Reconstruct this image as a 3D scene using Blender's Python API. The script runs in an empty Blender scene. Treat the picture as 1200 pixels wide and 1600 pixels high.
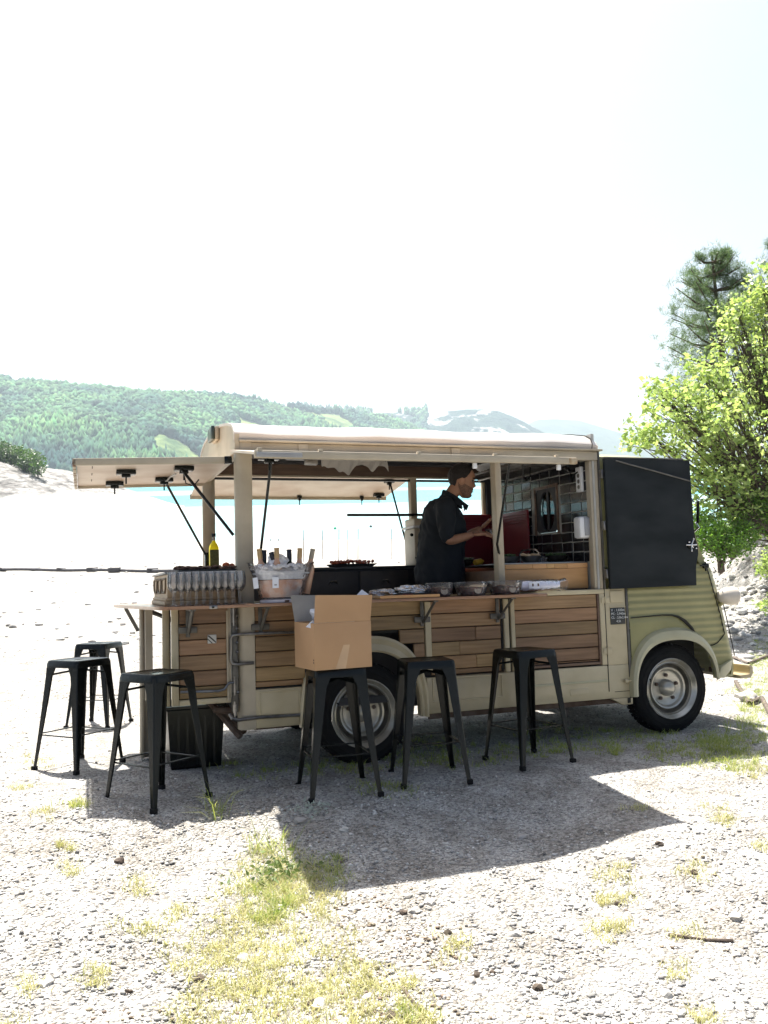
import bpy, bmesh, math, random
import numpy as np
from mathutils import Matrix, Vector, Euler, noise
random.seed(7)
rng = np.random.default_rng(11)
R = math.radians
S = bpy.context.scene
COL = S.collection

# ------------------------------------------------------------------ camera, sky, sun, exposure
CAM = Vector((-1.8151, -5.6789, 1.2300))      # in the frame of the sloping ground the van stands on
YAW, PITCH, ROLL = R(19.311), R(4.7315), R(-1.6935)
def cam_axes(a, p, r):
    fw = Vector((math.sin(a), math.cos(a), 0)); rt = Vector((math.cos(a), -math.sin(a), 0)); up = Vector((0, 0, 1))
    f2 = fw*math.cos(p) + up*math.sin(p); u2 = up*math.cos(p) - fw*math.sin(p)
    r3 = rt*math.cos(r) + u2*math.sin(r); u3 = u2*math.cos(r) - rt*math.sin(r)
    return Matrix((r3, u3, f2)).transposed()
Ct = cam_axes(YAW, PITCH, ROLL)
Cg = cam_axes(YAW, R(-2.99), R(-0.8))         # the same camera against gravity: the beach slopes down to the lake
TILT = (Cg @ Ct.transposed()).to_4x4()        # slope frame -> world
cam = bpy.data.objects.new('camera', bpy.data.cameras.new('camera')); COL.objects.link(cam)
m = Matrix((Cg.col[0], Cg.col[1], -Cg.col[2])).transposed().to_4x4()
CW = TILT @ CAM
m.translation = CW
cam.matrix_world = m
cam.data.lens = 36*1340/1600; cam.data.sensor_width = 36; cam.data.clip_start = .05; cam.data.clip_end = 30000
S.camera = cam

sun_dir = (TILT.to_3x3() @ Vector((-.04, .37, 1))).normalized()   # towards the sun
elev = math.asin(sun_dir.z); azim = math.atan2(sun_dir.x, sun_dir.y)
W = bpy.data.worlds.new('World'); S.world = W; W.use_nodes = True
nt = W.node_tree; nt.nodes.clear()
sky = nt.nodes.new('ShaderNodeTexSky'); sky.sky_type = 'NISHITA'; sky.sun_disc = False
sky.sun_elevation = elev; sky.sun_rotation = azim; sky.altitude = 800; sky.air_density = 1.0; sky.dust_density = 10.0; sky.ozone_density = 1.0
bg = nt.nodes.new('ShaderNodeBackground'); bg.inputs['Strength'].default_value = .055
wo = nt.nodes.new('ShaderNodeOutputWorld')
nt.links.new(sky.outputs[0], bg.inputs[0]); nt.links.new(bg.outputs[0], wo.inputs[0])
sl = bpy.data.lights.new('sun', 'SUN'); sl.energy = 5.0; sl.angle = R(.53); sl.color = (1, .955, .88)
sun = bpy.data.objects.new('sun', sl); COL.objects.link(sun)
sun.rotation_euler = sun_dir.to_track_quat('Z', 'Y').to_euler()
S.view_settings.view_transform = 'Standard'; S.view_settings.look = 'None'
S.view_settings.exposure = 1.7; S.view_settings.gamma = 1; S.view_settings.use_curve_mapping = False
S.render.engine = 'CYCLES'
cy = S.cycles
cy.use_denoising = True; cy.use_adaptive_sampling = False; cy.max_bounces = 10; cy.transparent_max_bounces = 24; cy.transmission_bounces = 10; cy.volume_bounces = 0
cy.caustics_reflective = False; cy.caustics_refractive = False; cy.sample_clamp_indirect = 8

# ------------------------------------------------------------------ materials
MATS = {}
def pbr(name, col, rough=.5, metal=0, col2=None, scale=6, bump=0, bscale=60, stretch=(1, 1, 1), rand=0, detail=6, lo=.35, hi=.65, spec=None, coat=0, trans=0, alpha=1, ior=1.45, island=0, vc=None):
    if name in MATS: return MATS[name]
    M = bpy.data.materials.new(name); M.use_nodes = True; n = M.node_tree.nodes; l = M.node_tree.links
    b = n['Principled BSDF']; b.inputs['Roughness'].default_value = rough; b.inputs['Metallic'].default_value = metal
    if spec is not None: b.inputs['Specular IOR Level'].default_value = spec
    b.inputs['Coat Weight'].default_value = coat; b.inputs['IOR'].default_value = ior
    b.inputs['Transmission Weight'].default_value = trans; b.inputs['Alpha'].default_value = alpha
    tc = n.new('ShaderNodeTexCoord'); mp = n.new('ShaderNodeMapping'); mp.inputs['Scale'].default_value = stretch
    l.new(tc.outputs['Object'], mp.inputs[0])
    vec = mp.outputs[0]
    if rand:
        oi = n.new('ShaderNodeObjectInfo'); mm = n.new('ShaderNodeVectorMath'); mm.operation = 'MULTIPLY_ADD'
        l.new(oi.outputs['Random'], mm.inputs[0]); mm.inputs[1].default_value = (37, 91, 53); l.new(mp.outputs[0], mm.inputs[2]); vec = mm.outputs[0]
    nz = n.new('ShaderNodeTexNoise'); nz.inputs['Scale'].default_value = scale; nz.inputs['Detail'].default_value = detail
    l.new(vec, nz.inputs['Vector'])
    rp = n.new('ShaderNodeValToRGB'); rp.color_ramp.elements[0].position = lo; rp.color_ramp.elements[1].position = hi
    c2 = col2 or tuple(c*.8 for c in col)
    rp.color_ramp.elements[0].color = (*c2, 1); rp.color_ramp.elements[1].color = (*col, 1)
    l.new(nz.outputs[0], rp.inputs[0])
    out = rp.outputs[0]
    if rand or island:
        hs = n.new('ShaderNodeHueSaturation'); mr = n.new('ShaderNodeMapRange')
        k = rand or island
        mr.inputs['To Min'].default_value = 1-k; mr.inputs['To Max'].default_value = 1+k
        if rand: src = oi.outputs['Random']
        else: g = n.new('ShaderNodeNewGeometry'); src = g.outputs['Random Per Island']
        l.new(src, mr.inputs[0]); l.new(mr.outputs[0], hs.inputs['Value'])
        m2 = n.new('ShaderNodeMath'); m2.operation = 'MULTIPLY'; m2.inputs[1].default_value = 7.31; fr = n.new('ShaderNodeMath'); fr.operation = 'FRACT'
        l.new(src, m2.inputs[0]); l.new(m2.outputs[0], fr.inputs[0])
        m3 = n.new('ShaderNodeMapRange'); m3.inputs['To Min'].default_value = .5-.05*k; m3.inputs['To Max'].default_value = .5+.05*k
        l.new(fr.outputs[0], m3.inputs[0]); l.new(m3.outputs[0], hs.inputs['Hue'])
        l.new(out, hs.inputs['Color']); out = hs.outputs[0]
    l.new(out, b.inputs['Base Color'])
    if bump:
        nb = n.new('ShaderNodeTexNoise'); nb.inputs['Scale'].default_value = bscale; nb.inputs['Detail'].default_value = 5; l.new(vec, nb.inputs['Vector'])
        bp = n.new('ShaderNodeBump'); bp.inputs['Strength'].default_value = bump; bp.inputs['Distance'].default_value = .02
        l.new(nb.outputs[0], bp.inputs['Height']); l.new(bp.outputs[0], b.inputs['Normal'])
    MATS[name] = M
    return M
def leaf_mat(name, a, b_, t, island=.35):
    M = bpy.data.materials.new(name); M.use_nodes = True; n = M.node_tree.nodes; l = M.node_tree.links
    b = n['Principled BSDF']; o = n['Material Output']; b.inputs['Roughness'].default_value = .5; b.inputs['Specular IOR Level'].default_value = .3
    g = n.new('ShaderNodeNewGeometry'); rp = n.new('ShaderNodeValToRGB')
    rp.color_ramp.elements[0].color = (*a, 1); rp.color_ramp.elements[1].color = (*b_, 1)
    l.new(g.outputs['Random Per Island'], rp.inputs[0]); l.new(rp.outputs[0], b.inputs['Base Color'])
    tr = n.new('ShaderNodeBsdfTranslucent'); hs = n.new('ShaderNodeMix'); hs.data_type = 'RGBA'; hs.blend_type = 'MULTIPLY'; hs.inputs[0].default_value = 1
    l.new(rp.outputs[0], hs.inputs[6]); hs.inputs[7].default_value = (*t, 1); l.new(hs.outputs[2], tr.inputs[0])
    ad = n.new('ShaderNodeAddShader'); l.new(b.outputs[0], ad.inputs[0]); l.new(tr.outputs[0], ad.inputs[1]); l.new(ad.outputs[0], o.inputs[0])
    MATS[name] = M
    return M

def thin(name, tint, rough, edge, milk, bump=0):
    """thin clear wall: lets light straight through, reflects more at grazing angles, slightly milky"""
    M = bpy.data.materials.new(name); M.use_nodes = True; n = M.node_tree.nodes; l = M.node_tree.links; n.remove(n['Principled BSDF']); o = n['Material Output']
    t = n.new('ShaderNodeBsdfTransparent'); t.inputs[0].default_value = (*tint, 1); g = n.new('ShaderNodeBsdfGlossy'); g.inputs['Roughness'].default_value = rough
    d = n.new('ShaderNodeBsdfDiffuse'); d.inputs[0].default_value = (.8, .8, .82, 1); tr = n.new('ShaderNodeBsdfTranslucent'); tr.inputs[0].default_value = (.8, .8, .82, 1)
    lw = n.new('ShaderNodeLayerWeight'); lw.inputs[0].default_value = edge
    a = n.new('ShaderNodeMixShader'); l.new(lw.outputs['Fresnel'], a.inputs[0]); l.new(t.outputs[0], a.inputs[1]); l.new(g.outputs[0], a.inputs[2])
    ad = n.new('ShaderNodeAddShader'); l.new(d.outputs[0], ad.inputs[0]); l.new(tr.outputs[0], ad.inputs[1])
    b = n.new('ShaderNodeMixShader'); b.inputs[0].default_value = milk; l.new(a.outputs[0], b.inputs[1]); l.new(ad.outputs[0], b.inputs[2]); l.new(b.outputs[0], o.inputs[0])
    if bump:
        nb = n.new('ShaderNodeTexNoise'); nb.inputs['Scale'].default_value = 30; bp = n.new('ShaderNodeBump'); bp.inputs['Strength'].default_value = bump; bp.inputs['Distance'].default_value = .02
        tc = n.new('ShaderNodeTexCoord'); l.new(tc.outputs['Object'], nb.inputs[0]); l.new(nb.outputs[0], bp.inputs['Height']); l.new(bp.outputs[0], g.inputs['Normal']); l.new(bp.outputs[0], lw.inputs['Normal'])
    MATS[name] = M; return M
cream = pbr('cream_paint', (.52, .45, .295), .36, col2=(.38, .32, .20), scale=2.4, detail=12, bump=.03, bscale=30, coat=.2)
cream2 = pbr('cream_frame', (.46, .40, .30), .42, col2=(.37, .32, .235), scale=5, bump=.04, bscale=40)
roofm = pbr('roof_paint', (.60, .56, .525), .35, col2=(.50, .46, .43), scale=2.2, bump=.05, bscale=6)
olive = pbr('olive_paint', (.31, .29, .13), .36, col2=(.225, .215, .095), scale=2.5, detail=12, bump=.03, bscale=25, coat=.2)
flarem = pbr('flare_paint', (.42, .40, .27), .35, col2=(.36, .34, .22), scale=4, coat=.3)
board = pbr('chalkboard', (.024, .028, .030), .75, col2=(.012, .015, .017), scale=2.5, stretch=(1, 1, 2.5), detail=10, spec=.2)
darkm = pbr('dark_interior', (.03, .032, .035), .6, col2=(.02, .02, .024), scale=4)
steel = pbr('worn_steel', (.33, .32, .30), .35, 1, col2=(.2, .19, .18), scale=14, bump=.05)
greyp = pbr('grey_iron', (.14, .135, .12), .5, .3, col2=(.09, .085, .075), scale=12)
blackp = pbr('black_enamel', (.0045, .0065, .006), .27, col2=(.0025, .0035, .003), scale=9, bump=.02, bscale=90, spec=.36)
rubber = pbr('rubber', (.008, .009, .010), .8, spec=.2, col2=(.013, .013, .013), scale=9, bump=.1, bscale=50)
rimm = pbr('rim_paint', (.50, .48, .42), .24, .45, col2=(.33, .31, .25), scale=7, coat=.3)
woodm = pbr('plank_wood', (.34, .215, .105), .45, col2=(.19, .115, .052), scale=2.6, stretch=(1, 9, 16), rand=.28, detail=9, bump=.12, bscale=9, lo=.3, hi=.72)
ctop = pbr('counter_wood', (.30, .165, .09), .28, col2=(.2, .1, .05), scale=3, stretch=(1, 10, 10), bump=.03, bscale=14, coat=.3)
lwood = pbr('light_wood', (.52, .30, .13), .45, col2=(.43, .235, .095), scale=2.5, stretch=(1, 8, 12), rand=.1, detail=8)
bwood = pbr('brown_board', (.15, .095, .06), .5, col2=(.10, .06, .04), scale=3, stretch=(1, 8, 10))
seam = pbr('seam_shadow_gap', (.02, .019, .016), .8)
under = pbr('hatch_underside', (.60, .52, .43), .45, col2=(.45, .34, .25), scale=3, lo=.3, hi=.62, detail=8)
rust = pbr('rusty_steel', (.13, .1, .08), .7, .3, col2=(.07, .04, .025), scale=9, bump=.2)
redm = pbr('dark_red_enamel', (.20, .022, .03), .4, col2=(.15, .016, .022), scale=3)
tilem = pbr('black_tile', (.018, .019, .022), .12, col2=(.013, .013, .016), scale=6, rand=.2)
grout = pbr('grout', (.5, .5, .47), .8)
white = pbr('white_plastic', (.74, .75, .76), .4, col2=(.68, .69, .7))
chrome = pbr('chrome', (.75, .75, .76), .12, 1, col2=(.7, .7, .7))
cardm = pbr('cardboard', (.44, .27, .145), .75, col2=(.40, .24, .125), scale=4, bump=.04, bscale=20)
paperm = pbr('paper', (.78, .80, .85), .7, col2=(.7, .73, .8), scale=12, bump=.2, bscale=18)
foil = pbr('foil', (.8, .8, .82), .2, 1, col2=(.6, .6, .63), scale=30, bump=.8, bscale=24)
glassm = thin('clear_glass', (.985, .985, .99), .05, .32, .02)
plasm = thin('clear_plastic', (.97, .97, .98), .12, .22, .03, .35)
cloth = pbr('white_cloth', (.62, .60, .56), .85, col2=(.54, .52, .48), bump=.1)
# ------------------------------------------------------------------ builders
class MB:
    def __init__(s, T=None): s.bm = bmesh.new(); s.T = T or Matrix()
    def _v(s, p): return s.bm.verts.new(s.T @ Vector(p))
    def faces(s, vs, fs):
        v = [s._v(p) for p in vs]
        for f in fs:
            try: s.bm.faces.new([v[i] for i in f])
            except ValueError: pass
        return s
    def box(s, x0, x1, y0, y1, z0, z1, bev=.0, seg=2):
        if x0 > x1: x0, x1 = x1, x0
        if y0 > y1: y0, y1 = y1, y0
        if z0 > z1: z0, z1 = z1, z0
        v = [s._v(p) for p in ((x0,y0,z0),(x1,y0,z0),(x1,y1,z0),(x0,y1,z0),(x0,y0,z1),(x1,y0,z1),(x1,y1,z1),(x0,y1,z1))]
        fs = [s.bm.faces.new([v[i] for i in f]) for f in ((3,2,1,0),(4,5,6,7),(0,1,5,4),(1,2,6,5),(2,3,7,6),(3,0,4,7))]
        if bev:
            es = list({e for f in fs for e in f.edges})
            bmesh.ops.bevel(s.bm, geom=es, offset=min(bev, .45*min(x1-x0, y1-y0, z1-z0)), segments=seg, profile=.5, affect='EDGES')
        return s
    def tube(s, pts, r, n=8, cap=True, closed=False):
        P = [Vector(p) for p in pts]; k = len(P); rr = r if hasattr(r, '__len__') else [r]*k
        rings = []; prev = None
        for i, p in enumerate(P):
            a = P[i-1] if (i or closed) else P[0]; b = P[(i+1) % k] if (i < k-1 or closed) else P[-1]
            d = (b-a).normalized()
            if prev is None:
                q = Vector((0, 0, 1)) if abs(d.z) < .9 else Vector((1, 0, 0)); u = d.cross(q).normalized()
            else: u = (prev - d*prev.dot(d)).normalized()
            prev = u; w = d.cross(u)
            rings.append([s._v(p + (u*math.cos(2*math.pi*j/n) + w*math.sin(2*math.pi*j/n))*rr[i]) for j in range(n)])
        for i in range(k if closed else k-1):
            A = rings[i]; B = rings[(i+1) % k]
            for j in range(n): s.bm.faces.new((A[j], A[(j+1) % n], B[(j+1) % n], B[j]))
        if cap and not closed:
            s.bm.faces.new(rings[0][::-1]); s.bm.faces.new(rings[-1])
        return s
    def lathe(s, o, prof, n=24, axis=(0, 0, 1), sx=1, sy=1, cap=(True, True)):
        ax = Vector(axis).normalized(); q = Vector((1, 0, 0)) if abs(ax.x) < .9 else Vector((0, 1, 0))
        u = (q - ax*q.dot(ax)).normalized(); w = ax.cross(u); o = Vector(o); rings = []
        for r, h in prof:
            rings.append([s._v(o + ax*h + u*(r*sx*math.cos(2*math.pi*j/n)) + w*(r*sy*math.sin(2*math.pi*j/n))) for j in range(n)])
        for A, B in zip(rings, rings[1:]):
            for j in range(n): s.bm.faces.new((A[j], A[(j+1) % n], B[(j+1) % n], B[j]))
        if cap[0] and prof[0][0] > 1e-6: s.bm.faces.new(rings[0][::-1])
        if cap[1] and prof[-1][0] > 1e-6: s.bm.faces.new(rings[-1])
        return s
    def prism(s, poly, off, bev=0):
        off = Vector(off); a = [s._v(p) for p in poly]; b = [s._v(Vector(p)+off) for p in poly]; n = len(a)
        fs = [s.bm.faces.new(a[::-1]), s.bm.faces.new(b)] + [s.bm.faces.new((a[i], a[(i+1) % n], b[(i+1) % n], b[i])) for i in range(n)]
        if bev:
            bmesh.ops.bevel(s.bm, geom=list({e for f in fs for e in f.edges}), offset=bev, segments=2, profile=.5, affect='EDGES')
        return s
    def loft(s, rings, closed=True, caps=True):
        V = [[s._v(p) for p in r] for r in rings]; n = len(V[0])
        for A, B in zip(V, V[1:]):
            for j in range(n if closed else n-1): s.bm.faces.new((A[j], A[(j+1) % n], B[(j+1) % n], B[j]))
        if caps and closed: s.bm.faces.new(V[0][::-1]); s.bm.faces.new(V[-1])
        return s
    def ball(s, c, r, sub=2, sc=(1, 1, 1), jit=0, rg=random):
        t = bmesh.ops.create_icosphere(s.bm, subdivisions=sub, radius=1)
        for v in t['verts']:
            k = 1 + jit*(rg.random()-.5)*2
            v.co = s.T @ Vector((c[0]+v.co.x*r*sc[0]*k, c[1]+v.co.y*r*sc[1]*k, c[2]+v.co.z*r*sc[2]*k))
        return s
    def mesh(s, name, smooth=35):
        bmesh.ops.recalc_face_normals(s.bm, faces=s.bm.faces[:])
        me = bpy.data.meshes.new(name); s.bm.to_mesh(me); s.bm.free()
        if smooth: fin(me, smooth)
        return me
    def build(s, name, mat, parent=None, smooth=35, world=False):
        return place(s.mesh(name, smooth), name, mat, parent, world)
def fin(me, ang=35):
    me.shade_smooth()
    try: me.set_sharp_from_angle(angle=R(ang))
    except Exception: pass
def place(me, name, mat, parent=None, world=False):
    if mat and not me.materials: me.materials.append(mat)
    o = bpy.data.objects.new(name, me); COL.objects.link(o)
    if parent: o.parent = parent
    elif not world: o.matrix_world = TILT
    return o
def npmesh(name, V, F, mat, smooth=0):
    V = np.asarray(V, np.float32); F = np.asarray(F, np.int32); k = F.shape[1]
    me = bpy.data.meshes.new(name); me.vertices.add(len(V)); me.vertices.foreach_set('co', V.ravel())
    me.loops.add(F.size); me.loops.foreach_set('vertex_index', F.ravel()); me.polygons.add(len(F))
    me.polygons.foreach_set('loop_start', np.arange(len(F), dtype=np.int32)*k)
    try: me.polygons.foreach_set('loop_total', np.full(len(F), k, np.int32))
    except Exception: pass
    me.update(calc_edges=True); me.validate()
    if smooth: fin(me, smooth)
    if mat: me.materials.append(mat)
    return me
def tag(o, label=None, cat=None, group=None, kind=None):
    if label: o['label'] = label
    if cat: o['category'] = cat
    if group: o['group'] = group
    if kind: o['kind'] = kind
    return o
def thing(name, label, cat, loc=(0, 0, 0), rz=0, group=None, rot=None, world=False):
    o = bpy.data.objects.new(name, None); COL.objects.link(o); o.empty_display_size = .1
    m = Matrix.Translation(loc) @ (rot.to_4x4() if rot else Matrix.Rotation(rz, 4, 'Z'))
    o.matrix_world = m if world else TILT @ m
    return tag(o, label, cat, group)
def copy_tree(o, parent=None):
    c = o.copy(); COL.objects.link(c)
    if parent: c.parent = parent; c.matrix_parent_inverse = o.matrix_parent_inverse
    for ch in o.children: copy_tree(ch, c)
    return c
def put(o, loc, rz=0, sc=1):
    o.matrix_world = TILT @ Matrix.Translation(loc) @ Matrix.Rotation(rz, 4, 'Z') @ Matrix.Scale(sc, 4)
    return o
def ss(a, b, x):
    t = np.clip((np.asarray(x, float)-a)/(b-a), 0, 1); return t*t*(3-2*t)
# vectorised value noise
_P = rng.random((64, 64))
def vnoise(x, y):
    x = np.asarray(x, float); y = np.asarray(y, float); i = np.floor(x).astype(int); j = np.floor(y).astype(int); fx = x-i; fy = y-j
    fx = fx*fx*(3-2*fx); fy = fy*fy*(3-2*fy); i %= 64; j %= 64; i1 = (i+1) % 64; j1 = (j+1) % 64
    return (_P[i, j]*(1-fx)+_P[i1, j]*fx)*(1-fy) + (_P[i, j1]*(1-fx)+_P[i1, j1]*fx)*fy
def fbm(x, y, o=5, g=.5):
    s = 0; a = 1; t = 0
    for k in range(o): s = s + a*vnoise(x*2**k+17.3*k, y*2**k+5.1*k); t += a; a *= g
    return s/t - .5

# ------------------------------------------------------------------ ground height (world metres)
sa, ca = math.sin(YAW), math.cos(YAW)
NRM = TILT.to_3x3() @ Vector((0, 0, 1))
TI = np.array(TILT.to_3x3().transposed())
LAKE = CW.z - 20
def uv2xy(u, v): return CW.x + u*ca + v*sa, CW.y - u*sa + v*ca
def hground(X, Y, fine=True):
    X = np.asarray(X, float); Y = np.asarray(Y, float)
    dx = X-CW.x; dy = Y-CW.y; u = dx*ca-dy*sa; v = dx*sa+dy*ca
    zp = -(NRM.x*X+NRM.y*Y)/NRM.z
    xt = TI[0, 0]*X+TI[0, 1]*Y+TI[0, 2]*zp; yt = TI[1, 0]*X+TI[1, 1]*Y+TI[1, 2]*zp
    b = np.interp(yt, [-30, -6, -2.2, -1.4, -1.0, -.6], [-.6, -.3, -.19, -.14, -.08, 0])*(1-.5*ss(.2, 1.2, xt)*ss(-3.5, -2, yt)) + .06*ss(-1.35, -1.9, xt)*ss(.5, -.4, yt)*ss(-4, -1.6, yt)
    pf = CW.z + np.interp(v, [9, 20, 40, 60, 100, 238, 300, 460], [-2.42, -3.4, -5.0, -6.6, -9.7, -20.0, -24, -29])
    t = ss(8.8, 13.5, v)
    z = (zp+b)*(1-t) + pf*t
    z = z + 2.3*ss(.30, .50, u/np.maximum(v, 6))*ss(12.5, 19, v)*ss(120, 40, v)*(1+1.0*fbm(u*.5, v*.5, 4))
    if fine: z = z + .05*fbm(u*.7+3, v*.7, 4)*ss(1, 4, np.abs(v-6.6)+np.abs(u)*.5) + .02*fbm(u*4, v*4, 3)
    return z
def gz(x, y):
    """height of the ground in the slope frame at slope x, y"""
    p = TILT @ Vector((x, y, 0))
    return (float(hground(p.x, p.y)) - p.z) / NRM.z
# ------------------------------------------------------------------ setting
def nodemat(name):
    M = bpy.data.materials.new(name); M.use_nodes = True; return M, M.node_tree.nodes, M.node_tree.links
def ramp(n, l, src, stops):
    r = n.new('ShaderNodeValToRGB'); e = r.color_ramp.elements
    while len(e) < len(stops): e.new(.5)
    for el, (p, c) in zip(e, stops): el.position = p; el.color = (*c, 1)
    l.new(src, r.inputs[0]); return r.outputs[0]
def noise_n(n, l, vec, sc, det=6, rough=.55):
    t = n.new('ShaderNodeTexNoise'); t.inputs['Scale'].default_value = sc; t.inputs['Detail'].default_value = det; t.inputs['Roughness'].default_value = rough
    if vec: l.new(vec, t.inputs['Vector'])
    return t.outputs[0]
def mix(n, l, f, a, b, mode='MIX'):
    m = n.new('ShaderNodeMix'); m.data_type = 'RGBA'; m.blend_type = mode
    if hasattr(f, 'links') or hasattr(f, 'is_linked'): l.new(f, m.inputs[0])
    else: m.inputs[0].default_value = f
    for s, i in ((a, 6), (b, 7)):
        if isinstance(s, tuple): m.inputs[i].default_value = (*s, 1)
        else: l.new(s, m.inputs[i])
    return m.outputs[2]

# gravel ground
M, n, l = nodemat('gravel_ground'); b = n['Principled BSDF']; b.inputs['Roughness'].default_value = .9; b.inputs['Specular IOR Level'].default_value = .25
tc = n.new('ShaderNodeTexCoord'); V = tc.outputs['Object']
vo = n.new('ShaderNodeTexVoronoi'); vo.inputs['Scale'].default_value = 78; l.new(V, vo.inputs['Vector'])
sep = n.new('ShaderNodeSeparateColor'); l.new(vo.outputs['Color'], sep.inputs[0])
peb = ramp(n, l, sep.outputs[0], [(0, (.13, .127, .12)), (.45, (.40, .39, .37)), (1, (.66, .65, .62))])
big = ramp(n, l, noise_n(n, l, V, .55, 5), [(.35, (.36, .33, .285)), (.65, (.47, .46, .44))])
med = ramp(n, l, noise_n(n, l, V, 4.5, 7), [(.36, (.62, .59, .55)), (.6, (1, 1, 1))])
c = mix(n, l, .68, big, peb); c = mix(n, l, .8, c, med, 'MULTIPLY'); l.new(c, b.inputs['Base Color'])
bp = n.new('ShaderNodeBump'); bp.inputs['Strength'].default_value = 1; bp.inputs['Distance'].default_value = .015; bp.invert = True
l.new(vo.outputs['Distance'], bp.inputs['Height'])
bp2 = n.new('ShaderNodeBump'); bp2.inputs['Strength'].default_value = .6; bp2.inputs['Distance'].default_value = .05
l.new(noise_n(n, l, V, 14, 8), bp2.inputs['Height']); l.new(bp.outputs[0], bp2.inputs['Normal']); l.new(bp2.outputs[0], b.inputs['Normal'])
groundm = M
stonem = pbr('pale_stone', (.52, .51, .49), .85, col2=(.32, .31, .295), scale=10, bump=.25, bscale=30, island=.6)
stonem1 = pbr('loose_stone', (.52, .50, .47), .85, col2=(.36, .34, .31), scale=10, bump=.3, bscale=30, rand=.25)
clodm = pbr('brown_clod', (.10, .075, .055), .9, col2=(.05, .038, .03), scale=20, bump=.5, bscale=40, rand=.3)

vs = np.concatenate([np.linspace(-30, 1, 32), np.linspace(1.15, 12, 190), np.geomspace(12.1, 460, 120)])
sv = np.concatenate([np.linspace(-1.6, -.62, 20), np.linspace(-.61, .61, 220), np.linspace(.63, 1.6, 20)])
vv, s2 = np.meshgrid(vs, sv, indexing='ij'); uu = s2*(np.maximum(vv, 0)+3.0)*np.where(vv < 1, 1.6, 1)
X, Y = uv2xy(uu, vv); Z = hground(X, Y)
near = (vv > 1.2) & (vv < 13)
Z = Z + near*.012*fbm(X*9, Y*9, 3)
nr, nc = vv.shape; idx = np.arange(nr*nc).reshape(nr, nc)
F = np.stack([idx[:-1, :-1], idx[:-1, 1:], idx[1:, 1:], idx[1:, :-1]], -1).reshape(-1, 4)
o = place(npmesh('ground', np.stack([X, Y, Z], -1).reshape(-1, 3), F, groundm, 180), 'ground', None, world=True); tag(o, kind='structure')

def pix(px, py, z=0.0):
    """point of the plane z (slope frame) that shows at photo pixel px, py"""
    d = Ct @ Vector((px-600, 800-py, 1340)); t = (z-CAM.z)/d.z; p = CAM + d*t
    return p.x, p.y
def slope_xy(px, py):
    z = 0
    for _ in range(4):
        x, y = pix(px, py, z); z = gz(x, y)
    return x, y, z

# unit shapes for scattered geometry
def ico(sub=0):
    bm = bmesh.new(); bmesh.ops.create_icosphere(bm, subdivisions=sub+1, radius=1)
    v = np.array([x.co[:] for x in bm.verts]); f = np.array([[q.index for q in p.verts] for p in bm.faces]); bm.free(); return v, f
IV, IF = ico(0); IV2, IF2 = ico(1)
OV = np.array([(1,0,0),(0,1,0),(-1,0,0),(0,-1,0),(0,0,1),(0,0,-1)], float); OF = np.array([(0,1,4),(1,2,4),(2,3,4),(3,0,4),(1,0,5),(2,1,5),(3,2,5),(0,3,5)])
def scatter(P, size, flat, BV, BF, jit=.28):
    """many jittered copies of one small closed shape, as one vertex and face array"""
    N = len(P); k = len(BV); a = rng.random(N)*6.28
    v = BV[None]*(1+jit*(rng.random((N, k, 1))-.5)*2)
    v = v*np.stack([.7+.6*rng.random(N), .7+.6*rng.random(N), flat*(.7+.6*rng.random(N))], -1)[:, None]*np.asarray(size)[:, None, None]
    x = v[..., 0]*np.cos(a)[:, None]-v[..., 1]*np.sin(a)[:, None]; y = v[..., 0]*np.sin(a)[:, None]+v[..., 1]*np.cos(a)[:, None]
    v = np.stack([x, y, v[..., 2]], -1)+P[:, None]
    return v.reshape(-1, 3), (BF[None]+(np.arange(N)*k)[:, None, None]).reshape(-1, BF.shape[1])
# loose gravel
N = 95000
v = 2.3+14*rng.random(N)**1.7; u = (rng.random(N)-.5)*1.25*(v+.6)
keep = (fbm(u*.8+9, v*.8, 3) + .35*(rng.random(N)-.5)) > -.14
u, v = u[keep], v[keep]; X, Y = uv2xy(u, v); size = .0035+.010*rng.random(len(u))**4
P = np.stack([X, Y, hground(X, Y)+size*.2], -1)
o = place(npmesh('gravel', *scatter(P, size, .6, OV, OF, .3), stonem), 'gravel', None, world=True); tag(o, kind='stuff')
# rubble of the bank on the right
N = 5000
v = 11.5+13*rng.random(N); u = v*(.33+.25*rng.random(N)); X, Y = uv2xy(u, v); size = .012+.09*rng.random(N)**7
o = place(npmesh('rubble', *scatter(np.stack([X, Y, hground(X, Y)+size*.2], -1), size, .6, IV, IF, .3), stonem), 'rubble', None, world=True); tag(o, kind='stuff')
# driftwood and stones on the drained beach
N = 1500
v = 14+60*rng.random(N)**1.5; u = v*(-.75+1.2*rng.random(N)); X, Y = uv2xy(u, v); size = .02+.09*rng.random(N)**5
o = place(npmesh('beach_stones', *scatter(np.stack([X, Y, hground(X, Y)+size*.2], -1), size, .6, IV, IF, .3), stonem), 'beach_stones', None, world=True); tag(o, kind='stuff')

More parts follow.
